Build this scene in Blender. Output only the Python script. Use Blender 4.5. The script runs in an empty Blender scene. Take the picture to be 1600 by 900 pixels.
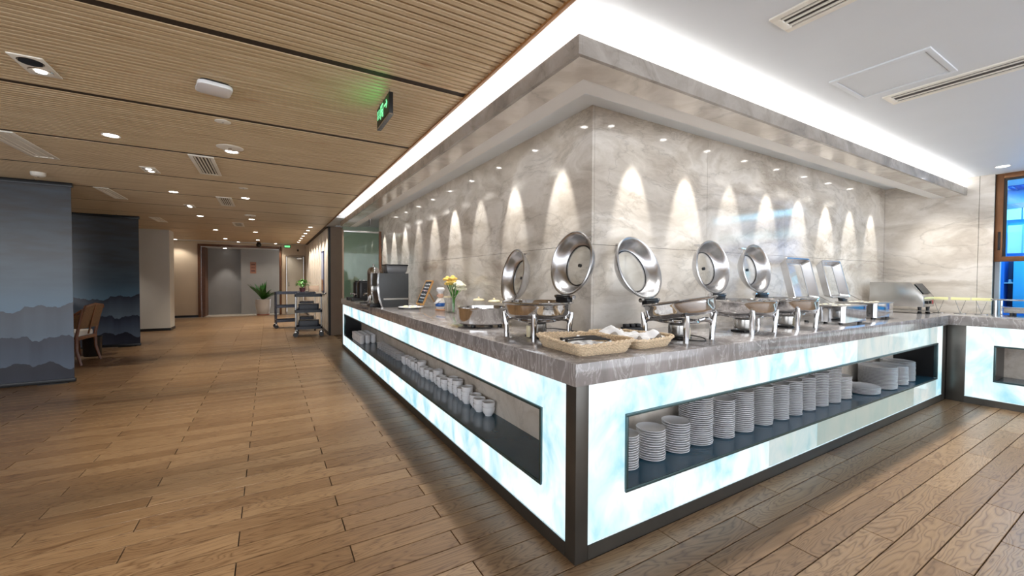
import bpy, bmesh, math, random
from mathutils import Vector, Matrix
random.seed(7)
C = bpy.context.scene.collection
SC = bpy.context.scene
PI = math.pi

# ------------------------------------------------------------------ camera, world, exposure
YAW, PITCH, ROLL, FPX = 0.5352, 0.02189, 0.0042, 640.5
cd = bpy.data.cameras.new('camera')
cam = bpy.data.objects.new('camera', cd)
C.objects.link(cam)
_F = Vector((math.sin(YAW)*math.cos(PITCH), math.cos(YAW)*math.cos(PITCH), -math.sin(PITCH)))
_R0 = Vector((math.cos(YAW), -math.sin(YAW), 0))
_U0 = _R0.cross(_F)
_R = math.cos(ROLL)*_R0 + math.sin(ROLL)*_U0
_U = _R.cross(_F)
CAMLOC = Vector((-1.1505, -1.3862, 1.2644))
cam.matrix_world = Matrix(((_R.x, _U.x, -_F.x, CAMLOC.x), (_R.y, _U.y, -_F.y, CAMLOC.y),
                           (_R.z, _U.z, -_F.z, CAMLOC.z), (0, 0, 0, 1)))
cd.sensor_width = 36
cd.lens = FPX/1600*36
cd.clip_start = 0.02
SC.camera = cam

w = bpy.data.worlds.new('world')
SC.world = w
w.use_nodes = True
bg = w.node_tree.nodes['Background']
bg.inputs[0].default_value = (0.90, 0.94, 1.0, 1)
bg.inputs[1].default_value = 1.45

vs = SC.view_settings
vs.view_transform = 'Standard'
vs.look = 'None'
vs.exposure = 1.4
vs.gamma = 1.0
vs.use_curve_mapping = False
SC.cycles.use_denoising = True
SC.cycles.max_bounces = 8
SC.cycles.sample_clamp_indirect = 4.0

P_SLOT = 17.0
P_SPILL = 26.0     # wide spill of the same fixtures
# wall washers over the buffet (W)
P_DOWN = 18.0      # downlights in the wood ceiling
P_COVE = 5.5      # LED strip in the cove (emission strength)
P_ONYX = 0.36       # backlit stone

# ------------------------------------------------------------------ mesh helpers
class MB:
    def __init__(s):
        s.v = []; s.f = []
    def add(s, vs, fs, M=None):
        o = len(s.v)
        for p in vs:
            p = Vector(p)
            s.v.append(tuple(M @ p) if M else tuple(p))
        s.f += [tuple(i+o for i in f) for f in fs]
        return s
    def box(s, x0, x1, y0, y1, z0, z1, M=None):
        if x0 > x1: x0, x1 = x1, x0
        if y0 > y1: y0, y1 = y1, y0
        if z0 > z1: z0, z1 = z1, z0
        return s.add([(x0,y0,z0),(x1,y0,z0),(x1,y1,z0),(x0,y1,z0),(x0,y0,z1),(x1,y0,z1),(x1,y1,z1),(x0,y1,z1)],
                     [(0,3,2,1),(4,5,6,7),(0,1,5,4),(1,2,6,5),(2,3,7,6),(3,0,4,7)], M)
    def bar(s, a, b, wx, wy, up=(0,0,1)):
        a = Vector(a); b = Vector(b); d = (b-a); L = d.length; d.normalize()
        u = Vector(up)
        if abs(d.dot(u)) > .99: u = Vector((0,1,0))
        x = d.cross(u).normalized(); y = x.cross(d)
        M = Matrix(((x.x,y.x,d.x,a.x),(x.y,y.y,d.y,a.y),(x.z,y.z,d.z,a.z),(0,0,0,1)))
        return s.box(-wx/2,wx/2,-wy/2,wy/2,0,L,M)
    def lathe(s, prof, seg=32, M=None, sx=1.0, sy=1.0, loop=False):
        n = len(prof); vs = []; fs = []
        for (r, z) in prof:
            for k in range(seg):
                a = 2*PI*k/seg
                vs.append((r*math.cos(a)*sx, r*math.sin(a)*sy, z))
        rng = range(n if loop else n-1)
        for i in rng:
            j = (i+1) % n
            for k in range(seg):
                k2 = (k+1) % seg
                r0, r1 = prof[i][0], prof[j][0]
                if r0 < 1e-6 and r1 < 1e-6: continue
                if r0 < 1e-6: fs.append((i*seg, j*seg+k2, j*seg+k))
                elif r1 < 1e-6: fs.append((i*seg+k, i*seg+k2, j*seg))
                else: fs.append((i*seg+k, i*seg+k2, j*seg+k2, j*seg+k))
        return s.add(vs, fs, M)
    def cyl(s, r, z0, z1, seg=20, M=None, r2=None):
        r2 = r if r2 is None else r2
        return s.lathe([(0,z0),(r,z0),(r2,z1),(0,z1)], seg, M)
    def ball(s, r, c=(0,0,0), seg=14, rings=8, sc=(1,1,1), M=None):
        T = Matrix.Translation(c) @ Matrix.Diagonal((sc[0],sc[1],sc[2],1))
        if M: T = M @ T
        return s.lathe([(r*math.sin(PI*i/rings), -r*math.cos(PI*i/rings)) for i in range(rings+1)], seg, T)
    def tube(s, pts, r, seg=8, closed=False, M=None, flat=1.0):
        pts = [Vector(p) for p in pts]; n = len(pts)
        rs = r if isinstance(r, (list, tuple)) else [r]*n
        vs = []; fs = []; prev = None
        for i, p in enumerate(pts):
            if closed: t = pts[(i+1) % n]-pts[i-1]
            else: t = pts[min(i+1,n-1)]-pts[max(i-1,0)]
            t.normalize()
            if prev is None:
                u = Vector((0,0,1)) if abs(t.z) < .9 else Vector((1,0,0))
                x = t.cross(u).normalized()
            else:
                x = (prev - t*prev.dot(t)).normalized()
            prev = x; y = t.cross(x)
            for k in range(seg):
                a = 2*PI*k/seg
                vs.append(p + x*math.cos(a)*rs[i] + y*math.sin(a)*rs[i]*flat)
        for i in range(n if closed else n-1):
            j = (i+1) % n
            for k in range(seg):
                k2 = (k+1) % seg
                fs.append((i*seg+k, i*seg+k2, j*seg+k2, j*seg+k))
        if not closed:
            fs.append(tuple(range(seg-1,-1,-1))); fs.append(tuple((n-1)*seg+k for k in range(seg)))
        return s.add(vs, fs, M)
    def prism(s, poly, a, b, axis='x', M=None):
        """poly of 2D points, extruded from a to b along axis"""
        n = len(poly)
        def P(p, t):
            return (t,p[0],p[1]) if axis == 'x' else (p[0],t,p[1]) if axis == 'y' else (p[0],p[1],t)
        vs = [P(p,a) for p in poly]+[P(p,b) for p in poly]
        fs = [tuple(range(n-1,-1,-1)), tuple(range(n,2*n))]
        fs += [(i,(i+1)%n,n+(i+1)%n,n+i) for i in range(n)]
        return s.add(vs, fs, M)
    def build(s, name, mat, parent=None, smooth=True, bevel=0, loc=None, angle=32):
        me = bpy.data.meshes.new(name)
        me.from_pydata(s.v, [], s.f)
        bm = bmesh.new(); bm.from_mesh(me)
        bmesh.ops.recalc_face_normals(bm, faces=bm.faces)
        if bevel:
            es = [e for e in bm.edges if len(e.link_faces) == 2 and e.calc_face_angle(0) > .6]
            bmesh.ops.bevel(bm, geom=es, offset=bevel, segments=2, affect='EDGES', profile=.6)
        bm.to_mesh(me); bm.free()
        if smooth:
            me.shade_smooth(); me.set_sharp_from_angle(angle=math.radians(angle))
        me.materials.append(mat)
        o = bpy.data.objects.new(name, me); C.objects.link(o)
        if parent: o.parent = parent
        if loc: o.location = loc
        return o

def rrect(x0, x1, y0, y1, r, n=5):
    out = []
    for cx, cy, a0 in ((x1-r,y1-r,0),(x0+r,y1-r,PI/2),(x0+r,y0+r,PI),(x1-r,y0+r,1.5*PI)):
        for i in range(n+1):
            a = a0+PI/2*i/n
            out.append((cx+r*math.cos(a), cy+r*math.sin(a)))
    return out
def rot(ax, deg, at=(0,0,0)):
    return Matrix.Translation(at) @ Matrix.Rotation(math.radians(deg), 4, ax)
def T(x, y, z): return Matrix.Translation((x,y,z))
def tag(o, label=None, cat=None, group=None, kind=None):
    if label: o['label'] = label
    if cat: o['category'] = cat
    if group: o['group'] = group
    if kind: o['kind'] = kind
    return o
def thing(name, label, cat, loc=(0,0,0), rotz=0, group=None):
    o = bpy.data.objects.new(name, None); C.objects.link(o)
    o.empty_display_size = .1
    o.location = loc; o.rotation_euler = (0,0,math.radians(rotz))
    return tag(o, label, cat, group)
def struct(o): o['kind'] = 'structure'; return o
def empty_struct(name, loc=(0,0,0)):
    o = bpy.data.objects.new(name, None); C.objects.link(o); o.location = loc; o['kind'] = 'structure'; return o
def share(src, parent=None, loc=(0,0,0), name=None, rotz=0):
    o = src.copy(); C.objects.link(o)
    if parent is not None: o.parent = parent
    o.location = loc; o.rotation_euler = (0,0,math.radians(rotz))
    if name: o.name = name
    return o
def copy_tree(o, parent=None):
    c = o.copy(); C.objects.link(c)
    if parent is not None: c.parent = parent
    for ch in list(o.children): copy_tree(ch, c)
    return c
def dup(o, label, loc, rotz=None, group=None):
    c = copy_tree(o); c.location = loc; c['label'] = label
    if rotz is not None: c.rotation_euler = (0,0,math.radians(rotz))
    if group: c['group'] = group
    return c
ORD = ['bottom','second','third','fourth','fifth','sixth','seventh','eighth','ninth','tenth','eleventh','twelfth','thirteenth',
       'fourteenth','fifteenth','sixteenth','seventeenth','eighteenth','nineteenth','twentieth','twenty-first','twenty-second',
       'twenty-third','twenty-fourth','twenty-fifth','twenty-sixth']
NTH = ['nearest','second','third','fourth','fifth','sixth','seventh','eighth','ninth','tenth','eleventh','twelfth','thirteenth','fourteenth','fifteenth',
       'sixteenth','seventeenth','eighteenth','nineteenth']

# ------------------------------------------------------------------ materials
def srgb(r, g, b):
    f = lambda c: (c/255/12.92) if c/255 <= .04045 else ((c/255+.055)/1.055)**2.4
    return (f(r), f(g), f(b), 1)
class NT:
    def __init__(s, name):
        s.m = bpy.data.materials.new(name); s.m.use_nodes = True
        s.t = s.m.node_tree; s.b = s.t.nodes['Principled BSDF']; s.out = s.t.nodes['Material Output']
    def n(s, ty, **kw):
        nd = s.t.nodes.new(ty)
        for k, v in kw.items(): setattr(nd, k, v)
        return nd
    def link(s, a, b): s.t.links.new(a, b)
    def put(s, sock, val):
        if hasattr(val, 'is_output') : s.link(val, sock)
        else: sock.default_value = val
    def math(s, op, a, b=None, c=None):
        nd = s.n('ShaderNodeMath', operation=op)
        s.put(nd.inputs[0], a)
        if b is not None: s.put(nd.inputs[1], b)
        if c is not None: s.put(nd.inputs[2], c)
        return nd.outputs[0]
    def pos(s):
        g = s.n('ShaderNodeNewGeometry'); return g.outputs['Position']
    def obj(s):
        g = s.n('ShaderNodeTexCoord'); return g.outputs['Object']
    def sep(s, v):
        nd = s.n('ShaderNodeSeparateXYZ'); s.link(v, nd.inputs[0]); return nd.outputs
    def comb(s, x, y, z):
        nd = s.n('ShaderNodeCombineXYZ')
        for i, q in enumerate((x,y,z)): s.put(nd.inputs[i], q)
        return nd.outputs[0]
    def mapping(s, v, scale=(1,1,1), rot=(0,0,0), loc=(0,0,0)):
        nd = s.n('ShaderNodeMapping'); s.link(v, nd.inputs[0])
        nd.inputs['Scale'].default_value = scale; nd.inputs['Rotation'].default_value = rot; nd.inputs['Location'].default_value = loc
        return nd.outputs[0]
    def noise(s, v, scale=5, detail=4, rough=.5, dist=0, col=False):
        nd = s.n('ShaderNodeTexNoise'); s.link(v, nd.inputs['Vector'])
        nd.inputs['Scale'].default_value = scale; nd.inputs['Detail'].default_value = detail
        nd.inputs['Roughness'].default_value = rough; nd.inputs['Distortion'].default_value = dist
        return nd.outputs['Color' if col else 'Fac']
    def ramp(s, fac, stops, interp='LINEAR'):
        nd = s.n('ShaderNodeValToRGB'); s.link(fac, nd.inputs[0]); cr = nd.color_ramp; cr.interpolation = interp
        while len(cr.elements) < len(stops): cr.elements.new(.5)
        for e, (p, c) in zip(cr.elements, stops):
            e.position = p; e.color = c if len(c) == 4 else (*c, 1)
        return nd.outputs[0]
    def mix(s, f, a, b, blend='MIX'):
        nd = s.n('ShaderNodeMix', data_type='RGBA', blend_type=blend)
        s.put(nd.inputs[0], f); s.put(nd.inputs[6], a); s.put(nd.inputs[7], b)
        return nd.outputs[2]
    def bump(s, h, strength=.2, dist=.01):
        nd = s.n('ShaderNodeBump'); s.link(h, nd.inputs['Height'])
        nd.inputs['Strength'].default_value = strength; nd.inputs['Distance'].default_value = dist
        s.link(nd.outputs[0], s.b.inputs['Normal'])
    def set(s, **kw):
        nm = {'col':'Base Color','rough':'Roughness','metal':'Metallic','spec':'Specular IOR Level','emit':'Emission Color','es':'Emission Strength',
              'trans':'Transmission Weight','coat':'Coat Weight','ior':'IOR','alpha':'Alpha'}
        for k, v in kw.items(): s.put(s.b.inputs[nm[k]], v)
        return s.m

def plain(name, rgb, rough=.5, metal=0, var=.06, scale=30, **kw):
    t = NT(name); c = srgb(*rgb)
    nz = t.noise(t.obj(), scale, 3)
    dk = tuple(x*(1-var) for x in c[:3])+(1,); lt = tuple(min(1,x*(1+var)) for x in c[:3])+(1,)
    return t.set(col=t.ramp(nz, [(.3,dk),(.7,lt)]), rough=rough, metal=metal, **kw)
def emis(name, rgb, strength):
    t = NT(name); return t.set(col=(0.8,0.8,0.8,1), emit=rgb if len(rgb)==4 else (*rgb,1), es=strength, rough=.4)

def marble(name, base, lt, dk, scale=1.0, rough=.12, vein=.5, ang=(0,0,0), stretch=(1,1,1), bumpy=0):
    t = NT(name); p = t.mapping(t.pos(), (scale*stretch[0],scale*stretch[1],scale*stretch[2]), ang)
    warp = t.noise(p, 1.3, 5, .6, 0, col=True)
    nd = t.n('ShaderNodeMix', data_type='VECTOR'); nd.inputs[0].default_value = .35
    t.link(p, nd.inputs[4]); t.link(warp, nd.inputs[5]); q = nd.outputs[1]
    a = t.noise(q, 2.2, 8, .62, 1.2)
    col = t.ramp(a, [(.30,srgb(*dk)),(.46,srgb(*base)),(.60,srgb(*lt)),(.75,srgb(*base))])
    b = t.noise(q, 1.25, 5, .62, 1.4)
    v = t.math('ABSOLUTE', t.math('SUBTRACT', b, .5))
    vm = t.ramp(v, [(0,(1,1,1)),(.008,(.45,.45,.45)),(.035,(0,0,0))])
    vd = t.math('MULTIPLY', vm, vein)
    col = t.mix(vd, col, srgb(*[max(0,x*.72) for x in dk]))
    t.set(col=col, rough=rough, spec=.5)
    return t.m

m_marble = marble('marble_beige', (200,192,181), (222,216,208), (172,161,149), .85, .10, .34, (.5,.35,.3), (1,1,2.2))
m_marble_shaded = marble('marble_fascia_shaded', (150,143,136), (168,161,154), (128,121,115), 1.4, .14, .3, (.2,.5,.1))  # same marble as the walls; shade of the outer fascia face put into its colour
def slabmat():
    t = NT('marble_grey_slab'); p = t.pos()
    q = t.mapping(p, (5,5,2.0), (.5,.35,.2))
    a = t.noise(q, 1.2, 6, .6, .8)
    col = t.ramp(a, [(.3,srgb(116,111,110)),(.55,srgb(143,138,137)),(.75,srgb(162,158,158))])
    b = t.noise(q, 1.9, 5, .6, 1.6)
    v = t.math('ABSOLUTE', t.math('SUBTRACT', b, .5))
    vm = t.ramp(v, [(0,(1,1,1)),(.012,(.45,.45,.45)),(.04,(0,0,0))])
    col = t.mix(t.math('MULTIPLY', vm, .42), col, srgb(222,221,221))
    return t.set(col=col, rough=.12, spec=.85)
m_slab = slabmat()

def floormat():
    t = NT('oak_planks'); p = t.pos(); x, y, z = t.sep(p)
    row = t.math('FLOOR', t.math('DIVIDE', y, .13))
    odd = t.math('ABSOLUTE', t.math('SUBTRACT', row, t.math('MULTIPLY', t.math('FLOOR', t.math('DIVIDE', row, 2)), 2)))
    xo = t.math('ADD', x, t.math('ADD', t.math('MULTIPLY', odd, .455), 91.83))
    col = t.math('FLOOR', t.math('DIVIDE', xo, .91))
    wn = t.n('ShaderNodeTexWhiteNoise', noise_dimensions='2D'); t.link(t.comb(row, col, 0), wn.inputs['Vector'])
    r1 = wn.outputs['Value']
    wn2 = t.n('ShaderNodeTexWhiteNoise', noise_dimensions='2D'); t.link(t.comb(col, row, 0), wn2.inputs['Vector'])
    r2 = wn2.outputs['Value']
    gx = t.math('ADD', t.math('MULTIPLY', x, 1.1), t.math('MULTIPLY', r1, 31))
    gy = t.math('ADD', t.math('MULTIPLY', y, 7.0), t.math('MULTIPLY', r2, 17))
    g = t.noise(t.comb(gx, gy, r1), 1.0, 3, .5, .5)
    band = t.math('PINGPONG', t.math('MULTIPLY', g, 24), .5)
    ring = t.ramp(band, [(0,(0,0,0)),(.12,(.6,.6,.6)),(.4,(1,1,1))])
    fine = t.noise(t.comb(t.math('MULTIPLY',x,6), t.math('MULTIPLY',y,260), r1), 1.0, 2, .6)
    tone = t.ramp(r1, [(0,srgb(134,107,79)),(.35,srgb(141,114,85)),(.7,srgb(149,122,92)),(1,srgb(158,131,100))])
    dark = t.mix(1.0, tone, srgb(150,130,114), 'MULTIPLY')
    c = t.mix(t.math('ADD', t.math('MULTIPLY', ring, .62), t.math('MULTIPLY', fine, .38)), dark, tone)
    t.set(col=c, rough=t.ramp(fine, [(0,(.38,)*3),(1,(.25,)*3)]), spec=.45)
    t.bump(t.math('ADD', t.math('MULTIPLY',ring,.6), t.math('MULTIPLY',fine,.4)), .16, .002)
    return t.m
m_floor = floormat()
m_gap = plain('joint_dark', (38,30,24), .8)

def slatmat():
    t = NT('oak_slat'); p = t.pos(); x, y, z = t.sep(p)
    row = t.math('FLOOR', t.math('DIVIDE', t.math('SUBTRACT', y, .96), 1.195/28))
    wn = t.n('ShaderNodeTexWhiteNoise', noise_dimensions='1D'); t.link(row, wn.inputs['W'])
    r = wn.outputs['Value']
    g = t.noise(t.comb(t.math('MULTIPLY',x,2.2), t.math('MULTIPLY',y,55), t.math('MULTIPLY',r,9)), 1.0, 4, .55, .3)
    c = t.ramp(g, [(.25,srgb(184,158,122)),(.5,srgb(206,182,146)),(.75,srgb(219,199,166))])
    kn = t.noise(t.comb(t.math('MULTIPLY',x,3), t.math('MULTIPLY',y,10), 3.0), 1.0, 2, .5)
    c = t.mix(t.ramp(kn, [(.66,(0,0,0)),(.76,(.5,.5,.5))]), c, srgb(160,108,66))
    return t.set(col=c, rough=.42, spec=.35)
m_slat = slatmat()
m_slatgap = plain('slat_backing', (44,30,18), .7)
m_white = plain('white_paint', (218,223,228), .55, var=.01, scale=4)
m_soffit = plain('soffit_paint', (222,220,217), .5, var=.01, scale=4)
m_beige = plain('beige_wall', (206,188,164), .6, var=.02, scale=3)
m_column = plain('grey_white_paint', (196,194,188), .6, var=.02, scale=3)
m_brown = plain('brown_panel', (140,118,100), .5, var=.05, scale=5)
m_walnut = plain('walnut_frame', (98,62,38), .4, var=.15, scale=18)
m_bronze = plain('bronze_frame', (128,88,58), .32, .55, var=.1, scale=12)
m_greyp = plain('grey_panel', (140,136,131), .32, var=.03, scale=4)
m_greyp2 = plain('grey_panel_dark', (128,126,124), .4, var=.03, scale=4)
m_tile = plain('pale_tile', (196,184,166), .25, var=.05, scale=6)
m_black = plain('black_plastic', (22,22,24), .35)
m_blackm = plain('black_metal', (32,33,35), .3, .4)
m_dkmetal = plain('gunmetal', (92,90,86), .3, .75, var=.08, scale=8)
m_trim = plain('niche_trim', (78,102,106), .25, .7, var=.08, scale=10)
m_shelf = plain('niche_shelf', (38,78,98), .14, .0, var=.08, scale=6, spec=.7)
m_nicheback = marble('niche_back', (196,186,173), (208,200,190), (172,160,148), 2.0, .3, .25)
m_steel = plain('polished_steel', (205,205,206), .07, 1, var=.02, scale=8)
m_satin = plain('satin_steel', (188,186,182), .24, 1, var=.04, scale=8)
m_dish = plain('lid_inner_steel', (200,201,204), .26, 1, var=.05, scale=10)
m_porc = plain('white_porcelain', (232,233,236), .16, var=.01, scale=20, coat=.3)
m_cream = plain('cream', (238,226,190), .5, var=.05)
m_green = plain('leaf_green', (52,108,40), .4, var=.4, scale=14)
m_lime = plain('bright_leaf', (70,150,34), .42, var=.3, scale=40)
m_potw = plain('grey_white_pot', (196,192,188), .3, var=.03)
m_soil = plain('soil', (52,38,28), .9, var=.3)
m_rattan = plain('rattan_weave', (118,86,56), .6, var=.35, scale=120)
m_legwood = plain('chair_wood', (112,64,34), .35, var=.2, scale=20)
m_cush = plain('white_cushion', (214,210,204), .8, var=.03)
m_vent = plain('vent_white', (236,232,222), .5, var=.02)
m_ventdk = plain('vent_slot', (62,56,50), .6)
m_trim_dn = plain('downlight_trim', (214,210,204), .35, var=.02)
m_wick = plain('wicker', (208,186,156), .55, var=.3, scale=160)
m_cloth = plain('white_cloth', (236,237,240), .8, var=.02)
m_ctray = plain('cart_tray', (32,40,54), .4, var=.1)
m_ctray2 = plain('cart_tray_grey', (60,67,84), .4, var=.1)
m_teak = plain('light_wood', (196,150,92), .5, var=.15, scale=40)
m_charc = plain('coffee_charcoal', (58,61,64), .35, var=.05)
m_yellowcard = plain('pale_yellow_card', (238,236,176), .5, var=.02)
m_blue = plain('blue_paint', (66,172,232), .5, var=.05, scale=3)
m_bluedk = plain('blue_cabinet', (36,110,205), .4, var=.08, scale=3)
m_bluelt = plain('blue_white', (150,200,230), .5, var=.03, scale=3)
m_red = plain('red_switch', (180,40,50), .4)

def glassmat(name, tint=(1,1,1), refl=.1, rough=.02, gl=(1,1,1)):
    t = NT(name); t.t.nodes.remove(t.b)
    tr = t.n('ShaderNodeBsdfTransparent'); tr.inputs[0].default_value = (*tint,1)
    gs = t.n('ShaderNodeBsdfGlossy'); gs.inputs['Roughness'].default_value = rough; gs.inputs[0].default_value = (*gl,1)
    fr = t.n('ShaderNodeLayerWeight'); fr.inputs[0].default_value = .5
    f = t.math('MINIMUM', t.math('ADD', t.math('MULTIPLY', t.math('POWER', fr.outputs['Facing'], 4.0), .5), refl), 1.0)
    mx = t.n('ShaderNodeMixShader'); t.link(f, mx.inputs[0]); t.link(tr.outputs[0], mx.inputs[1]); t.link(gs.outputs[0], mx.inputs[2])
    t.link(mx.outputs[0], t.out.inputs[0])
    return t.m
m_glass = glassmat('clear_glass', (.96,.97,.97), .03)
m_glass_g = glassmat('green_glass', (.78,.88,.81), .07)
m_glass_b = glassmat('blue_glass', (.75,.9,1), .04)

def onyx(name, strength, dim=0):
    t = NT(name); p = t.pos()
    q = t.mapping(p, (1.5,1.5,1.1), (.2,.1,.3))
    a = t.noise(q, 3.0, 5, .55, .6)
    bright = t.ramp(a, [(.31,(.34,.70,.83)),(.42,(.62,.86,.94)),(.53,(.86,.96,1.0)),(.64,(1.03,1.05,1.05))])
    b = t.noise(q, 2.1, 3, .5, .4)
    yel = t.ramp(b, [(.60,(0,0,0)),(.74,(.45,.45,.45))])
    c = t.mix(yel, bright, (.78,.92,.62,1))
    fine = t.noise(t.mapping(p,(22,22,5),(.2,.1,.1)), 2.0, 4, .6)
    c = t.mix(t.ramp(fine,[(.55,(0,0,0)),(.75,(.25,.25,.25))]), c, (.35,.68,.78,1))
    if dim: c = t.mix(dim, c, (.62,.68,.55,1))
    t.set(col=(.10,.12,.12,1), emit=c, es=strength, rough=.1)
    return t.m
m_onyx = onyx('onyx_lit', 1.12*P_ONYX)
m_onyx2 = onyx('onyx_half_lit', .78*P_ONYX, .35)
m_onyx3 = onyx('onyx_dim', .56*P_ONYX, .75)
m_led = emis('cove_led', (1,.97,.93), P_COVE)
m_lamp = emis('lamp_disc', (1,.96,.9), 9)
m_lamp_w = emis('lamp_disc_white', (1,.98,.96), 5)
m_glow_line = emis('plinth_glow_line', (.3,.7,.85), .14)
m_sign_green = emis('exit_green', (.0,.62,.16), .55)
m_sign_face = plain('exit_face', (16,34,24), .4)

# ------------------------------------------------------------------ lights
def spot(name, loc, energy, size=75, blend=.6, col=(1,.9,.76), rad=.03, aim=(0,0,-1)):
    l = bpy.data.lights.new(name, 'SPOT'); l.energy = energy; l.spot_size = math.radians(size); l.spot_blend = blend
    l.color = col; l.shadow_soft_size = rad
    o = bpy.data.objects.new(name, l); C.objects.link(o); o.location = loc
    o.rotation_euler = Vector(aim).to_track_quat('-Z','Y').to_euler()
    return o

# ================================================================== SETTING
ZC = 2.40      # wood ceiling underside
ZW = 2.43      # white ceiling
# ---- floor: base + planks
floor = struct(MB().box(-7,9,-5,16.2,-.06,-.012).build('floor', m_gap, smooth=False))
L_, W_ = .91, .13
cells = []
for k in range(int(-5/.13), int(15.0/.13)):
    y0 = k*W_
    off = -.83 if k % 2 == 0 else -.83-.455
    i0 = int((-6.5-off)/L_)-1
    for i in range(i0, int((5.7-off)/L_)+1):
        x0 = off+i*L_; x1 = x0+L_
        if x0 >= 0 and y0 >= 0 and x0 < 5.7 and not (y0 > 8.4 and x0 < 0): continue
        if x1 > 5.1: x1 = 5.1
        if x0 >= 5.05: continue
        cells.append((x0, x1, y0))
def in_view(p):
    d = Vector(p)-CAMLOC; z = d.dot(_F)
    if z < .1: return None
    return 800+FPX*d.dot(_R)/z, 450-FPX*d.dot(_U)/z, z
def seen(c):
    best = 0
    for sx in (.08,.5,.92):
        for sy in (.1,.9):
            q = in_view((c[0]+(c[1]-c[0])*sx, c[2]+W_*sy, 0))
            if q and -5 < q[0] < 1605 and q[1] < 905: best = max(best, 1/q[2]**3)
    if c[0] >= -.05 and c[2] >= -.05: return 0
    return best
cells.sort(key=lambda c: -seen(c))
plank_src = {}
rest = MB()
def plank_mesh(L):
    g = .0024; b = .0014
    m = MB()
    m.add([(g,g,-.012),(L-g,g,-.012),(L-g,W_-g,-.012),(g,W_-g,-.012),
           (g,g,-b),(L-g,g,-b),(L-g,W_-g,-b),(g,W_-g,-b),
           (g+b,g+b,0),(L-g-b,g+b,0),(L-g-b,W_-g-b,0),(g+b,W_-g-b,0)],
          [(8,9,10,11),(4,5,9,8),(5,6,10,9),(6,7,11,10),(7,4,8,11),(0,1,5,4),(1,2,6,5),(2,3,7,6),(3,0,4,7)])
    return m
for n, (x0, x1, y0) in enumerate(cells):
    L = round(x1-x0, 4)
    if n < 300:
        if L not in plank_src:
            o = plank_mesh(L).build('plank', m_floor, floor, smooth=False); plank_src[L] = o
            o.location = (x0, y0, 0)
        else: share(plank_src[L], floor, (x0, y0, 0), 'plank')
    else:
        pm = plank_mesh(L); rest.add(pm.v, pm.f, T(x0, y0, 0))
tag(rest.build('plank', m_floor, floor, smooth=False), kind='stuff')

# ---- wood slat ceiling
PIT = 1.195/28
wood = struct(MB().box(-7,-.08,-5,14.2,ZC+.020,ZC+.05).box(-.08,.12,8.45,14.2,ZC,ZC+.05).build('ceiling', m_slatgap, smooth=False))
def slat_mesh(): 
    w_ = PIT*.62
    return MB().add([(0,0,0),(6.9,0,0),(6.9,w_,0),(0,w_,0),(0,0,.022),(6.9,0,.022),(6.9,w_,.022),(0,w_,.022)],
                    [(0,3,2,1),(0,1,5,4),(1,2,6,5),(2,3,7,6),(3,0,4,7)])
src = None; restS = MB(); joints = MB()
y = .96-1.195*5; k = 0
while y < 14.1:
    if k % 28 != 0:
        yy = y+PIT*.19
        if -.75 < yy < 3.4:
            if src is None:
                src = slat_mesh().build('slat', m_slat, wood, smooth=False); src.location = (-6.99, yy, ZC)
            else: share(src, wood, (-6.99, yy, ZC), 'slat')
        else:
            sm = slat_mesh(); restS.add(sm.v, sm.f, T(-6.99, yy, ZC))
    else: joints.box(-6.99,-.095, y+PIT*-.15, y+PIT*1.15, ZC+.004, ZC+.0195)
    y += PIT; k += 1
tag(restS.build('slat', m_slat, wood, smooth=False), kind='stuff')
struct(MB().box(-.094,-.078,-5,8.4,ZC-.012,ZC+.05).build('trim_1', plain('edge_trim_wood',(150,104,58),.4,var=.1), smooth=False))

joints.build('joint_strip', m_slatgap, wood, smooth=False)
# ---- white ceiling
wc = MB()
wc.box(-.078,9,-5,.10,ZW,ZW+.05)
wc.box(-.078,.10,.10,6.9,ZW,ZW+.05)
wc.box(.10,9,.10,8.45,ZW,ZW+.05)
wc.box(-.078,.10,6.9,8.45,ZC,ZW+.05); wc.box(-.078,.3,8.4,8.7,ZC,ZW+.05)
white_c = struct(wc.build('ceiling', m_white, smooth=False))
# back corridor ceiling
struct(MB().box(-7,1,14.2,16.2,ZC+.03,ZC+.08).build('ceiling', m_white, smooth=False))

# ---- L-shaped bulkhead: marble fascia, white riser and soffit
XE, YE = 5.66, 6.84
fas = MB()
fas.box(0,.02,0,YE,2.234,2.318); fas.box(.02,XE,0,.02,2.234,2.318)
und = MB()
und.box(.0205,.168,.0205,YE,2.234,2.25); und.box(.168,XE,.0205,.168,2.234,2.25)
bulk = struct(fas.build('trim_2', m_marble_shaded, smooth=False, bevel=.0015))
struct(und.build('trim_8', m_marble, smooth=False))
bk = MB()
bk.box(.02,.10,.02,YE,2.25,2.262); bk.box(.10,XE,.02,.10,2.25,2.262)
bk.box(.10,.28,.10,YE,2.2505,ZW); bk.box(.28,XE,.10,.28,2.2505,ZW)
bk.box(.168,.28,.168,YE,2.236,2.2505); bk.box(.28,XE,.168,.28,2.236,2.2505)
struct(bk.build('trim_3', m_soffit, smooth=False))
led = MB()
led.box(.030,.075,.03,YE-.05,2.2625,2.279); led.box(.075,XE-.02,.03,.075,2.2625,2.279)
led_o = led.build('led_strip', m_led, smooth=False)
tag(led_o, 'white LED light strip hidden in the cove above the marble fascia', 'light strip')

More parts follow.
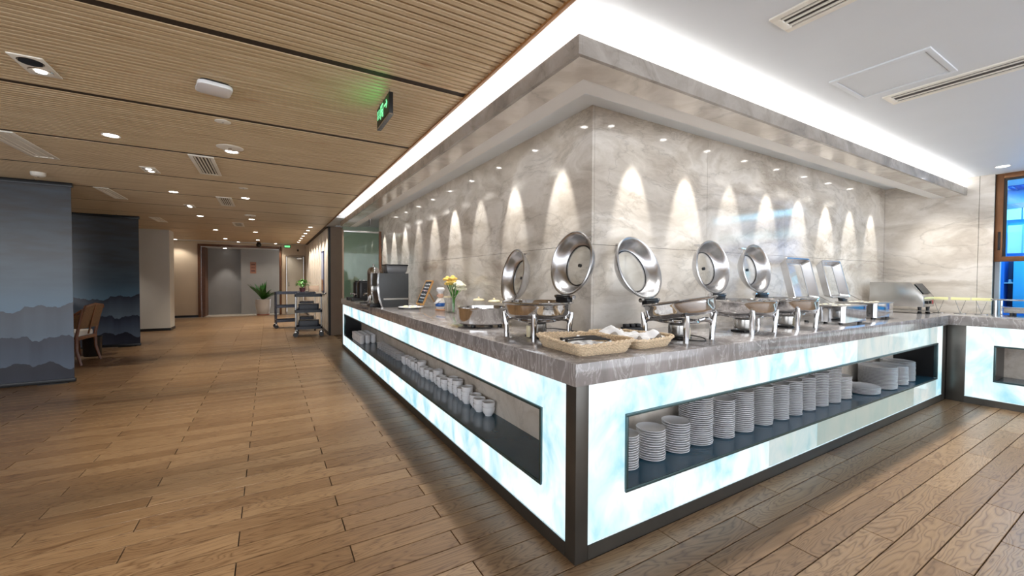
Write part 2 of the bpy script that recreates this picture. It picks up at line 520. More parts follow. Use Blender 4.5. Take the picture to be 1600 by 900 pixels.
# ---- marble core wall (slabs as pieces)
CW = .72
core = empty_struct('wall_center')
MB().box(CW+.02,XE+.4,CW+.02,6.93,.0,ZW).build('core', m_gap, core, smooth=False)
def slab_row(axis, a0, a1, n, z0, z1):
    st = (a1-a0)/n; g = .0012
    for i in range(n):
        p, q = a0+i*st+g, a0+(i+1)*st-g
        b = MB()
        if axis == 'y': b.box(CW,CW+.02,p,q,z0,z1)
        else: b.box(p,q,CW,CW+.02,z0,z1)
        b.build('marble_slab', m_marble, core, smooth=False, bevel=.0012)
slab_row('y', CW, 6.93, 5, 0, 1.5); slab_row('y', CW, 6.93, 5, 1.502, ZW)
slab_row('x', CW+.02, XE, 4, 0, 1.5); slab_row('x', CW+.02, XE, 4, 1.502, ZW)
# ---- end wall (right) with the pass-through window
ew = empty_struct('wall_right')
MB().box(XE+.02,XE+.10,-.205,CW,0,ZW).build('core', m_gap, ew, smooth=False)
for (p, q) in ((-.093,CW),(-.205,-.096)):
    MB().box(XE,XE+.02,p,q,0,ZW).build('marble_slab', m_marble, ew, smooth=False, bevel=.0015)
MB().box(XE+.10,XE+.16,-.24,CW,0,ZW).build('jamb', plain('jamb_grey',(170,178,186),.5,var=.02), ew, smooth=False)
MB().box(XE,XE+.16,-5,-.205,0,.80).build('panel', m_greyp, ew, smooth=False)
MB().box(XE,XE+.16,-5,-1.75,.80,ZW).build('panel', m_marble, ew, smooth=False)
# window
win = empty_struct('window_1')
X0, X1 = XE+.045, XE+.095
MB().box(X0,X1,-.262,-.205,1.476,ZW).build('stile', m_bronze, win, bevel=.003)
MB().box(X0,X1,-1.75,-1.69,1.476,ZW).build('stile', m_bronze, win, bevel=.003)
MB().box(X0,X1,-1.69,-.262,2.375,ZW).build('top_rail', m_bronze, win, bevel=.003)
MB().box(X0-.02,X1,-1.69,-.262,1.476,1.53).build('bottom_rail', m_bronze, win, bevel=.003)
MB().box(X0+.015,X0+.03,-.285,-.262,1.53,2.375).box(X0+.015,X0+.03,-1.69,-.285,2.352,2.375).build('gasket', m_black, win, smooth=False)
MB().box(X0+.018,X0+.024,-1.69,-.285,1.53,2.352).build('pane', m_glass_b, win, smooth=False)
MB().box(X0-.02,X0,-.250,-.232,1.60,1.80).box(X0-.035,X0-.02,-.247,-.235,1.62,1.66).build('handle', m_black, win, bevel=.002)

# ---- far left: pilaster, slatted corridor wall, back wall, column
struct(MB().box(0,3.2,8.45,8.6,0,ZW).build('wall_far', m_brown, smooth=False))
cor = struct(MB().box(.02,.12,8.6,15.0,0,ZC+.03).build('wall_corridor', m_brown, smooth=False))
m_strip = plain('pale_batten', (228,218,203), .55, var=.08, scale=3)
ssrc = None
for i in range(18):
    yy = 8.62+i*.355
    if ssrc is None:
        ssrc = MB().box(-.012,.02,0,.235,0,ZC).build('batten', m_strip, cor, smooth=False); ssrc.location = (0,yy,0)
    else: share(ssrc, cor, (0,yy,0), 'batten')
struct(MB().box(-.02,.02,8.44,8.60,0,ZC).build('trim_4', m_black, smooth=False))
struct(MB().box(-.03,-.014,8.6,15,0,.07).build('baseboard_corridor', m_black, smooth=False))
for bx_ in ((-7,-3.10,0,ZC+.04),(-.77,-.66,0,ZC+.04),(-3.10,-.77,2.35,ZC+.04),(-.66,-.04,2.06,ZC+.04),(-.04,.12,0,ZC+.04)):
    struct(MB().box(bx_[0],bx_[1],15,15.12,bx_[2],bx_[3]).build('wall_back', m_beige, smooth=False))
struct(MB().box(-7,-3.09,14.985,15,0,.07).build('baseboard_back', m_black, smooth=False))
# portal frame
pf = empty_struct('trim_5')
MB().box(-3.10,-3.03,14.96,15.14,0,2.35).build('jamb', m_walnut, pf, bevel=.004)
MB().box(-.84,-.77,14.96,15.14,0,2.35).build('jamb', m_walnut, pf, bevel=.004)
MB().box(-3.03,-.84,14.96,15.14,2.28,2.35).build('header', m_walnut, pf, bevel=.004)
# recess behind the portal
struct(MB().box(-3.03,-2.93,15.14,15.86,0,2.26).build('wall_recess_side', m_walnut, smooth=False))
struct(MB().box(-3.03,-1.98,15.86,15.92,0,2.26).build('wall_recess_left', m_greyp2, smooth=False))
struct(MB().box(-1.98,-.70,15.55,15.92,0,2.26).build('wall_recess_right', m_greyp, smooth=False))
struct(MB().box(-3.03,-.7,15.12,15.95,2.26,2.30).build('ceiling', m_white, smooth=False))
struct(MB().box(-2.96,-.85,15.0,15.9,-.012,.002).build('floor', m_tile, smooth=False))
# far door
d1 = empty_struct('door_1', (-.35,15,0))
MB().box(-.31,-.27,-.03,.06,0,2.06).box(.27,.31,-.03,.06,0,2.06).box(-.27,.27,-.03,.06,2.02,2.06).build('frame', plain('door_frame',(150,132,110),.5), d1, bevel=.003)
MB().box(-.265,.265,.0,.045,0,2.018).build('leaf', plain('door_leaf',(206,200,186),.5,var=.02), d1, bevel=.003)
MB().tube([(-.20,-.05,1.0),(-.20,-.05,1.12)],.008,8).cyl(.018,.98,1.0,12,T(-.2,-.03,0)).build('handle', m_satin, d1)
MB().box(.05,.2,-.04,0,1.93,1.98).tube([(.12,-.03,1.97),(.02,-.14,1.985),(-.12,-.02,1.985)],.006,6).build('closer', m_satin, d1)
# column
struct(MB().box(-4.3,-3.19,11.22,11.75,0,ZC).build('column', m_column, smooth=False, bevel=.004))
struct(MB().box(-4.31,-3.18,11.205,11.765,0,.06).build('baseboard_column', m_black, smooth=False))
struct(MB().box(-7.1,-7,1.0,16.2,0,2.5).build('wall_left', m_beige, smooth=False))

# ================================================================== BANNERS
def bannermat():
    t = NT('landscape_print'); x, y, z = t.sep(t.obj())
    sky = t.ramp(t.math('DIVIDE', z, 2.34), [(0,srgb(64,74,92)),(.22,srgb(88,108,132)),(.38,srgb(92,124,150)),(.50,srgb(78,96,112)),(.66,srgb(76,80,86)),(1,srgb(74,72,74))])
    cl = t.noise(t.comb(t.math('MULTIPLY',x,1.2), 0.0, t.math('MULTIPLY',z,5)), 1.6, 4, .5)
    c = t.mix(t.ramp(cl,[(.4,(0,0,0)),(.7,(.35,.35,.35))]), sky, srgb(94,118,134))
    for (base, amp, sc, top, bot, seed, fall) in ((.84,.42,1.5,(62,68,84),(112,132,152),1.3,.40),(.50,.40,2.0,(50,56,76),(100,116,138),5.1,.36),(.16,.30,1.8,(42,44,58),(60,66,82),14.2,.25)):
        n = t.noise(t.comb(t.math('ADD',t.math('MULTIPLY',x,sc),seed), 0.0, 0.0), 1.0, 5, .5)
        h = t.math('ADD', t.math('MULTIPLY', t.math('SUBTRACT', n, .42), amp*2.2), base)
        dlt = t.math('SUBTRACT', h, z)
        mask = t.math('GREATER_THAN', dlt, 0)
        lc = t.ramp(t.math('DIVIDE', dlt, fall), [(0,srgb(*[q_*.86 for q_ in top])),(1,srgb(*[q_*.88 for q_ in bot]))])
        c = t.mix(mask, c, lc)
    return t.set(col=c, rough=.22, spec=.4)
m_banner = bannermat()
def banner(label, loc):
    b = thing('hanging_screen', label, 'screen', loc, 0, 'landscape screens along the aisle')
    MB().box(-1.7,0,-.003,.003,.05,2.34).build('printed_panel', m_banner, b, smooth=False)
    MB().box(-1.72,.015,-.022,.022,2.335,2.385).build('top_rail', m_blackm, b, bevel=.004)
    MB().box(-1.71,.012,-.018,.018,.008,.052).build('bottom_rail', m_blackm, b, bevel=.004)
    for xx in (-1.4,-.3): MB().cyl(.005,2.385,2.402,8,T(xx,0,0)).build('ceiling_clip', m_satin, b)
    MB().box(-.3,-.05,-.03,.03,0,.010).build('foot', m_blackm, b, smooth=False)
    MB().box(-1.65,-1.4,-.03,.03,0,.010).build('foot', m_blackm, b, smooth=False)
    return b
banner('nearest tall screen printed with misty blue mountains, at left edge of picture', (-3.175,5.53,0))
banner('second tall misty-mountain screen, standing behind the chair and before the pale column', (-3.205,8.62,0))

# ================================================================== COUNTERS
def front_panels(parent, axis, lo, hi, n0, n1, zb0, zb1, dim_from=None):
    """backlit stone pieces round a niche; a..b run along the face, the niche spans n0..n1, z zb0..zb1"""
    Z0, Z1 = .074, .80
    g = .001
    def piece(a, b, z0, z1, mat):
        m = MB()
        if axis == 'y': m.box(.004,.022,a+g,b-g,z0,z1)
        elif axis == 'x': m.box(a+g,b-g,.004,.022,z0,z1)
        else: m.box(5.074,5.092,a+g,b-g,z0,z1)
        m.build('onyx_panel', mat, parent, smooth=False)
    rev = axis == 's'
    piece(min(lo,n0), max(lo,n0), Z0, Z1, m_onyx)
    if abs(hi-n1) > .02: piece(min(hi,n1), max(hi,n1), Z0, Z1, m_onyx)
    L = abs(n1-n0); k = max(1, round(L/.62)); st = (n1-n0)/k
    for i in range(k):
        a, b = n0+i*st, n0+(i+1)*st
        a, b = min(a,b), max(a,b)
        mt, mb = m_onyx, m_onyx
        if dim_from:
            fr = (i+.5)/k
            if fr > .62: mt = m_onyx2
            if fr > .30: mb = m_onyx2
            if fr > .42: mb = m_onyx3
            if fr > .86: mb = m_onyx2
        piece(a, b, zb1, Z1, mt); piece(a, b, Z0, zb0, mb)

def niche(parent, axis, n0, n1, z0, z1, depth=.345):
    a, b = min(n0,n1), max(n0,n1)
    def bx(u0,u1,d0,d1,zz0,zz1):
        m = MB()
        if axis == 'y': m.box(d0,d1,u0,u1,zz0,zz1)
        elif axis == 'x': m.box(u0,u1,d0,d1,zz0,zz1)
        else: m.box(5.07+d0,5.07+d1,u0,u1,zz0,zz1)
        return m
    t = .012
    bx(a,b,.0,depth,z0,z0+t).build('niche_shelf', m_shelf, parent, smooth=False)
    bx(a,b,.023,depth,z1-t,z1).build('niche_top', m_dkmetal, parent, smooth=False)
    bx(a,a+t,.023,depth,z0+t,z1-t).build('niche_side', m_blackm, parent, smooth=False)
    bx(b-t,b,.023,depth,z0+t,z1-t).build('niche_side', m_blackm, parent, smooth=False)
    n = max(1, round((b-a)/1.2)); st = (b-a)/n
    for i in range(n):
        bx(a+i*st+.001,a+(i+1)*st-.001,depth,depth+.015,z0,z1).build('niche_back_panel', m_nicheback, parent, smooth=False)
    # metal trim round the opening
    e = .014
    bx(a-.002,b+.002,-.006,.024,z1-e,z1).build('niche_trim', m_trim, parent, bevel=.0015)
    bx(a-.002,b+.002,-.006,.0,z0-.002,z0+e).build('niche_trim', m_trim, parent, bevel=.0015)
    bx(a-.002,a+e,-.006,.024,z0+e,z1-e).build('niche_trim', m_trim, parent, bevel=.0015)
    bx(b-e,b+.002,-.006,.024,z0+e,z1-e).build('niche_trim', m_trim, parent, bevel=.0015)

cl = thing('buffet_counter', 'long backlit onyx counter with bowl niche facing the wood-ceilinged aisle', 'counter', group='backlit counters')
front_panels(cl, 'y', .074, 6.60, .262, 6.41, .25, .634)
niche(cl, 'y', .262, 6.41, .25, .634, .289)
MB().box(0,.073,0,.073,0,.80).build('corner_post', m_dkmetal, cl, bevel=.003)
MB().box(0,.06,6.60,6.64,0,.80).build('end_post', m_dkmetal, cl, bevel=.003)
MB().box(.0,.03,.073,6.60,0,.066).build('plinth', m_dkmetal, cl, smooth=False)
MB().box(.002,.02,.073,6.60,.068,.073).build('plinth_strip', m_glow_line, cl, smooth=False)
MB().box(.38,.715,.38,6.64,0,.80).box(.04,.38,6.50,6.63,0,.80).box(.04,.2,.075,.2,0,.80).build('carcass', m_gap, cl, smooth=False)
MB().box(.035,.38,.2,6.50,0,.24).box(.035,.38,.2,6.50,.645,.80).build('carcass', m_gap, cl, smooth=False)

cr = thing('buffet_counter', 'backlit onyx counter with white plate stacks in its niche, right of corner post', 'counter', group='backlit counters')
front_panels(cr, 'x', .074, 4.95, .305, 4.785, .25, .625, True)
niche(cr, 'x', .305, 4.785, .25, .625)
MB().box(4.95,5.066,0,.08,0,.80).build('end_post', m_dkmetal, cr, bevel=.003)
MB().box(.074,4.95,.0,.03,0,.066).build('plinth', m_dkmetal, cr, smooth=False)
MB().box(.074,4.95,.002,.02,.068,.073).build('plinth_strip', m_glow_line, cr, smooth=False)
MB().box(.72,5.6,.38,.715,0,.80).box(4.80,5.64,.085,.379,0,.80).build('carcass', m_gap, cr, smooth=False)
MB().box(.385,4.80,.035,.378,0,.24).box(.385,4.80,.035,.378,.638,.80).build('carcass', m_gap, cr, smooth=False)
MB().box(.205,.303,.035,.19,0,.80).build('carcass', m_gap, cr, smooth=False)

cs = thing('buffet_counter', 'short backlit onyx counter below the kitchen window at far right', 'counter', group='backlit counters')
front_panels(cs, 's', -.14, -3.1, -.335, -2.6, .256, .62)
niche(cs, 's', -.335, -2.6, .256, .62)
MB().box(5.07,5.14,-.138,-.002,0,.80).build('corner_post', m_dkmetal, cs, bevel=.003)
MB().box(5.07,5.10,-3.1,-.138,0,.066).build('plinth', m_dkmetal, cs, smooth=False)
MB().box(5.072,5.09,-3.1,-.138,.068,.073).build('plinth_strip', m_glow_line, cs, smooth=False)
MB().box(5.432,5.655,-3.1,-.01,0,.80).box(5.105,5.43,-3.1,-.14,0,.245).box(5.105,5.43,-3.1,-.14,.63,.80).build('carcass', m_gap, cs, smooth=False)

# worktop: continuous L + return
wt = thing('worktop', 'continuous grey-brown veined marble worktop lying on the backlit counters', 'worktop')
MB().prism([(-.023,-.023),(5.055,-.023),(5.055,.7195),(.7195,.7195),(.7195,6.62),(-.023,6.62)],.80,.90,'z').build('slab', m_slab, wt, bevel=.003)
MB().prism([(5.0562,-3.15),(5.66,-3.15),(5.66,.7195),(5.0562,.7195)],.80,.90,'z').build('slab', m_slab, wt, bevel=.003)
ZT = .9004

# ================================================================== PLATES AND BOWLS IN THE NICHES
def plate_proto(R, sy=1.0, th=.0135):
    pr = [(0,.0),(R*.62,0),(R*.66,.002),(R*.97,.0085),(R,.0105),(R*.985,.0125),(R*.94,.0105),(R*.66,.0055),(R*.6,.0045),(0,.0045)]
    return MB().lathe(pr, 36, None, 1.0, sy)
ZS = .2625
stack_defs = [
 ('in the partly hidden stack nearest the corner',.487,.183,.075,14,.0130,1),
 ('in the short stack second from the corner',.697,.187,.080,13,.0134,1),
 ('in the short third stack from corner',.909,.187,.080,13,.0134,1),
 ('in the wide tall fourth stack from the corner',1.125,.208,.100,23,.0125,1),
 ('in the fifth stack from the corner',1.352,.184,.080,19,.0128,1),
 ('in the sixth stack from the corner',1.562,.185,.085,21,.0128,1),
 ('in the seventh stack from the corner',1.808,.189,.085,21,.0128,1),
 ('in the eighth stack from the corner',2.029,.192,.085,20,.0128,1),
 ('in the ninth stack from the corner',2.222,.192,.085,20,.0128,1),
 ('in the tenth stack from the corner',2.435,.194,.085,20,.0128,1),
 ('in the eleventh stack from the corner',2.641,.192,.085,21,.0128,1),
 ('in the tall twelfth stack from the corner',2.846,.187,.085,23,.0128,1),
 ('in the low stack before the platters',3.055,.184,.080,15,.0128,1),
]
protos = {}
def put_plate(key, mk, name, loc, label, group, cat='plate', rz=0):
    if key not in protos:
        o = mk().build(name, m_porc); protos[key] = o; o.location = loc; o.rotation_euler = (0,0,rz)
    else:
        o = protos[key].copy(); C.objects.link(o); o.location = loc; o.rotation_euler = (0,0,rz); o.name = name
    tag(o, label, cat, group)
    return o
def nth_name(i, n):
    if i == n-1: return 'topmost'
    if i == 0: return 'lowest'
    return ORD[i]+' from the bottom'
total = 0
for (desc, sx, sy_, R, n, pitch, el) in stack_defs:
    for i in range(n):
        j = (random.uniform(-.0022,.0022), random.uniform(-.0022,.0022))
        put_plate(('p',R), lambda: plate_proto(R), 'plate', (sx+j[0], sy_+j[1], ZS+i*pitch),
                  'round white plate, '+nth_name(i,n)+' '+desc, 'round white plates stacked in the niche', rz=random.random()*6)
        total += 1
for (desc, sx, sy_, R, el, n, pitch) in [('in the low pile of oval platters',3.44,.16,.145,.85,5,.0115),('in the tall platter pile behind the low one',3.80,.17,.15,.95,16,.0125),
                                       ('in the second platter pile from the far end',4.10,.17,.115,1.2,14,.0128),('in the platter pile at the far end',4.36,.19,.115,1.2,15,.0128)]:
    for i in range(n):
        j = (random.uniform(-.002,.002), random.uniform(-.002,.002))
        put_plate(('o',R,el), lambda: plate_proto(R,el), 'platter', (sx+j[0], sy_+j[1], ZS+i*pitch),
                  'oval white platter, '+nth_name(i,n)+' '+desc, 'oval white platters stacked in the niche', 'platter')
# bowls
def bowl_mesh():
    pr = [(0,.004),(.022,.003),(.024,0),(.027,0),(.028,.006),(.040,.020),(.047,.040),(.048,.064),(.0465,.0655),(.0450,.064),(.0435,.040),(.037,.022),(.024,.010),(0,.009)]
    return MB().lathe(pr, 26)
bys = []
yy = 1.272
for i in range(19):
    bys.append(yy+i*.116+random.uniform(-.006,.006))
tall = {3,5,6,9,13}
for i, by in enumerate(bys):
    n = 3 if i in tall else 2
    bx_ = .225+random.uniform(-.015,.012)
    for k in range(n):
        lab = ('upper' if k == n-1 else 'lower' if k == 0 else 'middle')+' white bowl in the '+NTH[i]+' pile from the counter corner, left niche'
        put_plate('bowl', bowl_mesh, 'bowl', (bx_+random.uniform(-.001,.001), by, ZS+k*.036), lab, 'white bowls along the left niche', 'bowl')
# a row of small stacked saucers beyond the bowls, then cups at the far end
for i in range(9):
    for k in range(7):
        put_plate(('p',.055), lambda: plate_proto(.055), 'saucer', (.225, 3.62+i*.125, ZS+k*.0125),
                  'small white saucer, '+nth_name(k,7)+' in the '+NTH[i]+' saucer pile beyond the bowls', 'saucers at the far end of the left niche', 'saucer')
def cup_proto():
    c = thing('cup', 'cup', 'cup', (0,0,0), 0, 'white cups at the far end of left niche')
    MB().lathe([(0,.004),(.024,.003),(.026,0),(.030,.002),(.040,.03),(.043,.072),(.0415,.073),(.0385,.03),(.026,.008),(0,.007)],20).build('cup_body', m_porc, c)
    MB().tube([(.040,0,.060),(.060,0,.062),(.068,0,.045),(.060,0,.026),(.038,0,.022)],.0045,6).build('cup_handle', m_porc, c)
    return c
cup = cup_proto(); first = True
for r in range(3):
    for cidx in range(6):
        for lv in range(2):
            lab = 'white %s cup, %s along the %s row, far end of left niche' % ('upper' if lv else 'lower', NTH[cidx], ['front','middle','back'][r])
            loc = (.062+r*.089, 5.15+cidx*.118+r*.02, ZS+lv*.056)
            if first: cup.location = loc; cup.rotation_euler = (0,0,PI/2); cup['label'] = lab; first = False
            else: dup(cup, lab, loc, 90+random.uniform(-12,12))

# ================================================================== CHAFING DISHES
def lid_round(parent, hinge, tilt, R=.225, Rg=.142, knob=True):
    t = math.radians(tilt); s, c = math.sin(t), math.cos(t)
    h = Vector(hinge); up = Vector((0,s,c)); dp = Vector((0,c,-s))     # dp: into the dome (away from the guests)
    cen = h+up*(R+.012)
    M = Matrix(((-1,up.x,dp.x,cen.x),(0,up.y,dp.y,cen.y),(0,up.z,dp.z,cen.z),(0,0,0,1)))
    ring = [(R,0),(R+.007,.004),(R+.006,.011),(R-.004,.014),(R-.012,.035),(R-.035,.066),(Rg+.012,.088),(Rg-.004,.092),(Rg-.004,.084),(Rg+.012,.079),(R-.042,.058),(R-.022,.030),(R-.014,.006)]
    lid = MB().lathe(ring, 56, M, loop=True).build('lid', m_dish, parent, angle=50)
    MB().lathe([(0,.084),(Rg-.003,.084),(Rg-.003,.088),(0,.090)], 40, M).build('glass_window', m_glass, lid)
    MB().tube([M @ Vector((Rg*math.cos(2*PI*k/40), Rg*math.sin(2*PI*k/40), .081)) for k in range(40)], .0035, 6, True).build('gasket', m_black, lid)
    if knob: MB().cyl(.012,.079,.084,14,M).cyl(.012,.090,.095,14,M).build('vent_knob', m_black, lid)
    MB().tube([M @ Vector((-.055,R-.030,.062)), M @ Vector((-.050,R-.01,.105)), M @ Vector((.050,R-.01,.105)), M @ Vector((.055,R-.030,.062))], .007, 8).build('lid_handle', m_steel, lid)
    return lid
def chafer_round(label, loc, rotz, tilt, pan_tilt=0, knob=True, R=.225, legrot=0, RL=None, Rg=.142):
    t = thing('chafing_dish', label, 'chafing dish', loc, rotz, 'round chafing dishes with raised lids')
    zr = .220; RL = RL or R
    for k in range(4):
        a = math.radians(45+90*k+legrot); ca, sa = math.cos(a), math.sin(a)
        L = MB()
        L.tube([(.196*ca,.196*sa,.0),(.198*ca,.198*sa,.03),(.200*ca,.200*sa,.075),(.206*ca,.206*sa,.120),(.214*ca,.214*sa,.160)], [.0165,.0165,.018,.0175,.011], 12)
        L.tube([(.203*ca,.203*sa,.105),(.180*ca,.180*sa,.120),(.150*ca,.150*sa,.122),(.118*ca,.118*sa,.112)], [.014,.017,.015,.011], 10)
        L.cyl(.0155,0,.006,12,T(.196*ca,.196*sa,0))
        L.build('leg', m_steel, t)
    MB().tube([(.118*math.cos(2*PI*k/32),.118*math.sin(2*PI*k/32),.110) for k in range(32)], .009, 8, True).build('stand_ring', m_steel, t)
    hb = MB().lathe([(0,.02),(.055,.02),(.058,.03),(.058,.085),(.052,.092),(0,.092)],24).build('burner', m_satin, t)
    MB().box(-.012,.012,-.075,-.058,.004,.075).build('burner_bracket', m_cream, hb, bevel=.002)
    MB().box(-.07,.07,-.05,.05,.0,.012).build('burner_tray', m_blackm, t, bevel=.003)
    Mt = rot('X', pan_tilt, (0,0,zr+.012)) @ Matrix.Rotation(math.radians(pan_tilt*.3),4,'Y') if pan_tilt else T(0,0,zr)
    MB().lathe([(0,-.096),(.160,-.096),(.186,-.088),(.202,-.066),(.206,-.018),(.209,-.010),(R-.006,-.006),(R-.002,0),(R-.006,.006),(.204,.006),(.199,0),(.194,-.055),(.175,-.070),(0,-.074)], 56, Mt).build('pan', m_steel, t, angle=40)
    MB().lathe([(0,-.03),(.10,-.028),(.196,-.034),(.197,-.04),(0,-.045)], 36, Mt).build('food_pan', m_satin, t)
    hy = R-.022
    hp = Mt @ Vector((0,hy,.0))
    hz = hp.z+.034
    hg = MB().box(-.062,.062,hy-.022,hy+.020,hz-.040,hz-.004).tube([(-.075,hy+.006,hz-.004),(.075,hy+.006,hz-.004)],.012,12).build('hinge', m_blackm, t, bevel=.003)
    for xs in (.085,-.085): MB().cyl(.014,-.012,.012,12,rot('Y',90,(xs,hy+.006,hz-.004))).build('hinge_cap', m_steel, hg)
    lid_round(t, (0,hy+.006,hz), tilt, RL, Rg, knob=knob)
    return t
chafer_round('round chrome chafing dish on four legs behind the near wicker basket, lid wide open', (.300,.745,ZT), -91, 10, legrot=6, R=.228, RL=.208, Rg=.134)
chafer_round('round chafing dish with tilted pan and clear lid window, right of the wicker baskets', (1.03,.27,ZT), 5, 19, pan_tilt=-9.3, knob=False, RL=.216, Rg=.148)
chafer_round('middle round chafing dish on the right counter, between tilted dish and last round one', (1.745,.275,ZT), 0, 8, R=.216, RL=.198, Rg=.126)
chafer_round('last round chafing dish on the right counter, next to the rectangular warmers', (2.315,.265,ZT), 0, 8, R=.212, RL=.196, Rg=.124)
# low drum chafer on the left wing
t = thing('drum_chafing_dish', 'low chrome drum-shaped chafing dish with open round lid, left of legged dish', 'chafing dish', (.27,1.46,ZT), -98)
MB().lathe([(0,.022),(.180,.022),(.192,.028),(.195,.036),(.195,.130),(.200,.136),(.202,.146),(.196,.150),(.180,.148),(.175,.10),(0,.095)],56).build('drum', m_steel, t, angle=40)
for k in range(4):
    a = math.radians(45+90*k)
    MB().lathe([(0,0),(.016,0),(.018,.006),(.016,.024),(0,.024)],14,T(.15*math.cos(a),.15*math.sin(a),0)).build('foot', m_black, t)
hg = MB().box(-.05,.05,.190,.225,.12,.15).tube([(-.06,.222,.158),(.06,.222,.158)],.010,10).build('hinge', m_satin, t, bevel=.003)
lid_round(t, (0,.205,.163), 10, .215, .142)

def chafer_rect(label, loc, wd, dp, tilt, blue):
    t = thing('rectangular_chafing_dish', label, 'chafing dish', loc, 0, 'rectangular food warmers')
    hb = .145
    MB().prism(rrect(0,wd,0,dp,.03),.018,hb,'z').build('body', m_steel, t, angle=40)
    MB().prism(rrect(-.006,wd+.006,-.006,dp+.006,.034),hb,hb+.010,'z').build('rim', m_satin, t, bevel=.002)
    for (fx, fy) in ((.04,.04),(wd-.04,.04),(.04,dp-.04),(wd-.04,dp-.04)):
        MB().cyl(.016,0,.018,12,T(fx,fy,0)).build('foot', m_black, t)
    hg = MB().box(wd/2-.05,wd/2+.05,dp-.012,dp+.03,hb+.010,hb+.032).tube([(wd/2-.06,dp+.02,hb+.034),(wd/2+.06,dp+.02,hb+.034)],.010,10).build('hinge', m_blackm, t, bevel=.002)
    # buns in the open well
    for i in range(3):
        for j in range(2):
            MB().ball(.045,(wd*(.22+.28*i),dp*(.32+.36*j),hb-.014),14,8,(1.1,1.0,.62)).build('bun', m_cream, t)
    # lid
    tt = math.radians(tilt); s, c = math.sin(tt), math.cos(tt)
    up = Vector((0,s,c)); dd = Vector((0,c,-s)); h = Vector((wd/2,dp+.022,hb+.046))
    M = Matrix(((1,up.x,dd.x,h.x),(0,up.y,dd.y,h.y),(0,up.z,dd.z,h.z),(0,0,0,1)))
    H = dp+.06; W = wd/2
    outer0 = rrect(-W,W,0,H,.03); inner0 = rrect(-W+.035,W-.035,.035,H-.035,.02)
    n = len(outer0)
    def ringpts(poly, z): return [M @ Vector((p[0],p[1],z)) for p in poly]
    rings = [ringpts(outer0,0), ringpts(rrect(-W-.005,W+.005,-.005,H+.005,.033),.006), ringpts(outer0,.014), ringpts(rrect(-W+.03,W-.03,.03,H-.03,.02),.075),
             ringpts(rrect(-W+.04,W-.04,.04,H-.04,.02),.077), ringpts(rrect(-W+.04,W-.04,.04,H-.04,.02),.070), ringpts(rrect(-W+.036,W-.036,.036,H-.036,.02),.068), ringpts(rrect(-W+.010,W-.010,.010,H-.010,.025),.004)]
    m = MB(); vsx = [p for r in rings for p in r]; R_ = len(rings)
    m.add(vsx, [(i*n+k, i*n+(k+1)%n, ((i+1)%R_)*n+(k+1)%n, ((i+1)%R_)*n+k) for i in range(R_) for k in range(n)])
    lid = m.build('lid', m_dish, t, angle=40)
    MB().prism(rrect(-W+.041,W-.041,.041,H-.041,.02),.071,.075,'z',M).build('glass_window', m_glass, lid, smooth=False)
    MB().tube([M @ Vector((-.05,H-.02,.03)), M @ Vector((-.045,H-.0,.075)), M @ Vector((.045,H-.0,.075)), M @ Vector((.05,H-.02,.03))],.007,8).build('lid_handle', m_steel, lid)
    MB().tube([M @ Vector((W-.02,.03,.0)), Vector((wd-.015,dp-.08,hb+.012))],.0035,6).build('stay', m_satin, t)
    return t
chafer_rect('rectangular steel food warmer with open framed lid, nearer of the two', (2.845,.085,ZT), .44, .33, 14, 0)
chafer_rect('rectangular steel food warmer with open framed lid, farther one beside the toaster', (3.68,.15,ZT), .42, .33, 14, 0)

# ================================================================== BASKETS
def basket(label, x0, x1, y0, y1, h, loc, rotz, fl=.032):
    t = thing('wicker_basket', label, 'basket', loc, rotz, 'wicker baskets on the counter corner')
    cx, cy = (x0+x1)/2, (y0+y1)/2
    def outline(gr, r):
        return rrect(x0-gr, x1+gr, y0-gr, y1+gr, r*.7, 8)
    # dense perimeter sampling
    def resample(poly, n):
        P = [Vector((p[0],p[1],0)) for p in poly]; P.append(P[0]); ln = [0]
        for i in range(1,len(P)): ln.append(ln[-1]+(P[i]-P[i-1]).length)
        out = []; j = 0
        for k in range(n):
            d = ln[-1]*k/n
            while ln[j+1] < d: j += 1
            f = (d-ln[j])/max(1e-9,ln[j+1]-ln[j]); out.append(P[j].lerp(P[j+1], f))
        return out
    N = 192; rows = 17
    nrm = []
    base = resample(outline(0,.05), N)
    for k in range(N):
        d = (base[(k+1)%N]-base[k-1]).normalized(); nrm.append(Vector((d.y,-d.x,0)))
    m = MB(); vs_ = []; fs = []
    for side in (1,0):
        for r in range(rows):
            f = r/(rows-1); gr = fl*f
            for k in range(N):
                ph = k/N*96*PI
                wob = .0058*math.sin(ph+(PI if (r//2) % 2 else 0))*abs(math.sin(PI*r/2+PI/4))
                sag = 1-.10*math.cos(2*PI*k/N*2)*f
                p = base[k]+nrm[k]*(gr+wob-(0 if side else .007)); p.z = .003+h*f*sag
                vs_.append(p)
    for side in range(2):
        o = side*rows*N
        for r in range(rows-1):
            for k in range(N):
                k2 = (k+1) % N
                fs.append((o+r*N+k,o+r*N+k2,o+(r+1)*N+k2,o+(r+1)*N+k))
    m.add(vs_, fs); m.build('woven_side', m_wick, t, angle=180)
    MB().prism(rrect(x0+.002,x1-.002,y0+.002,y1-.002,.034,8),0,.008,'z').build('woven_base', m_wick, t, smooth=False)
    # plaited rim: two intertwined strands
    rim = MB()
    for phs in (0,PI):
        pts = []
        for k in range(N):
            a = k/N*44*PI+phs; sag = 1-.10*math.cos(2*PI*k/N*2)
            p = base[k]+nrm[k]*(fl-.002+.005*math.cos(a)); p.z = .003+h*sag+.004*math.sin(a)
            pts.append(p)
        rim.tube(pts,.0065,6,True)
    rim.build('plaited_rim', m_wick, t)
    return t
basket('wicker bread basket with black tongs, at the worktop corner', 0,.30,0,.36,.054,(.105,.095,ZT),-3)
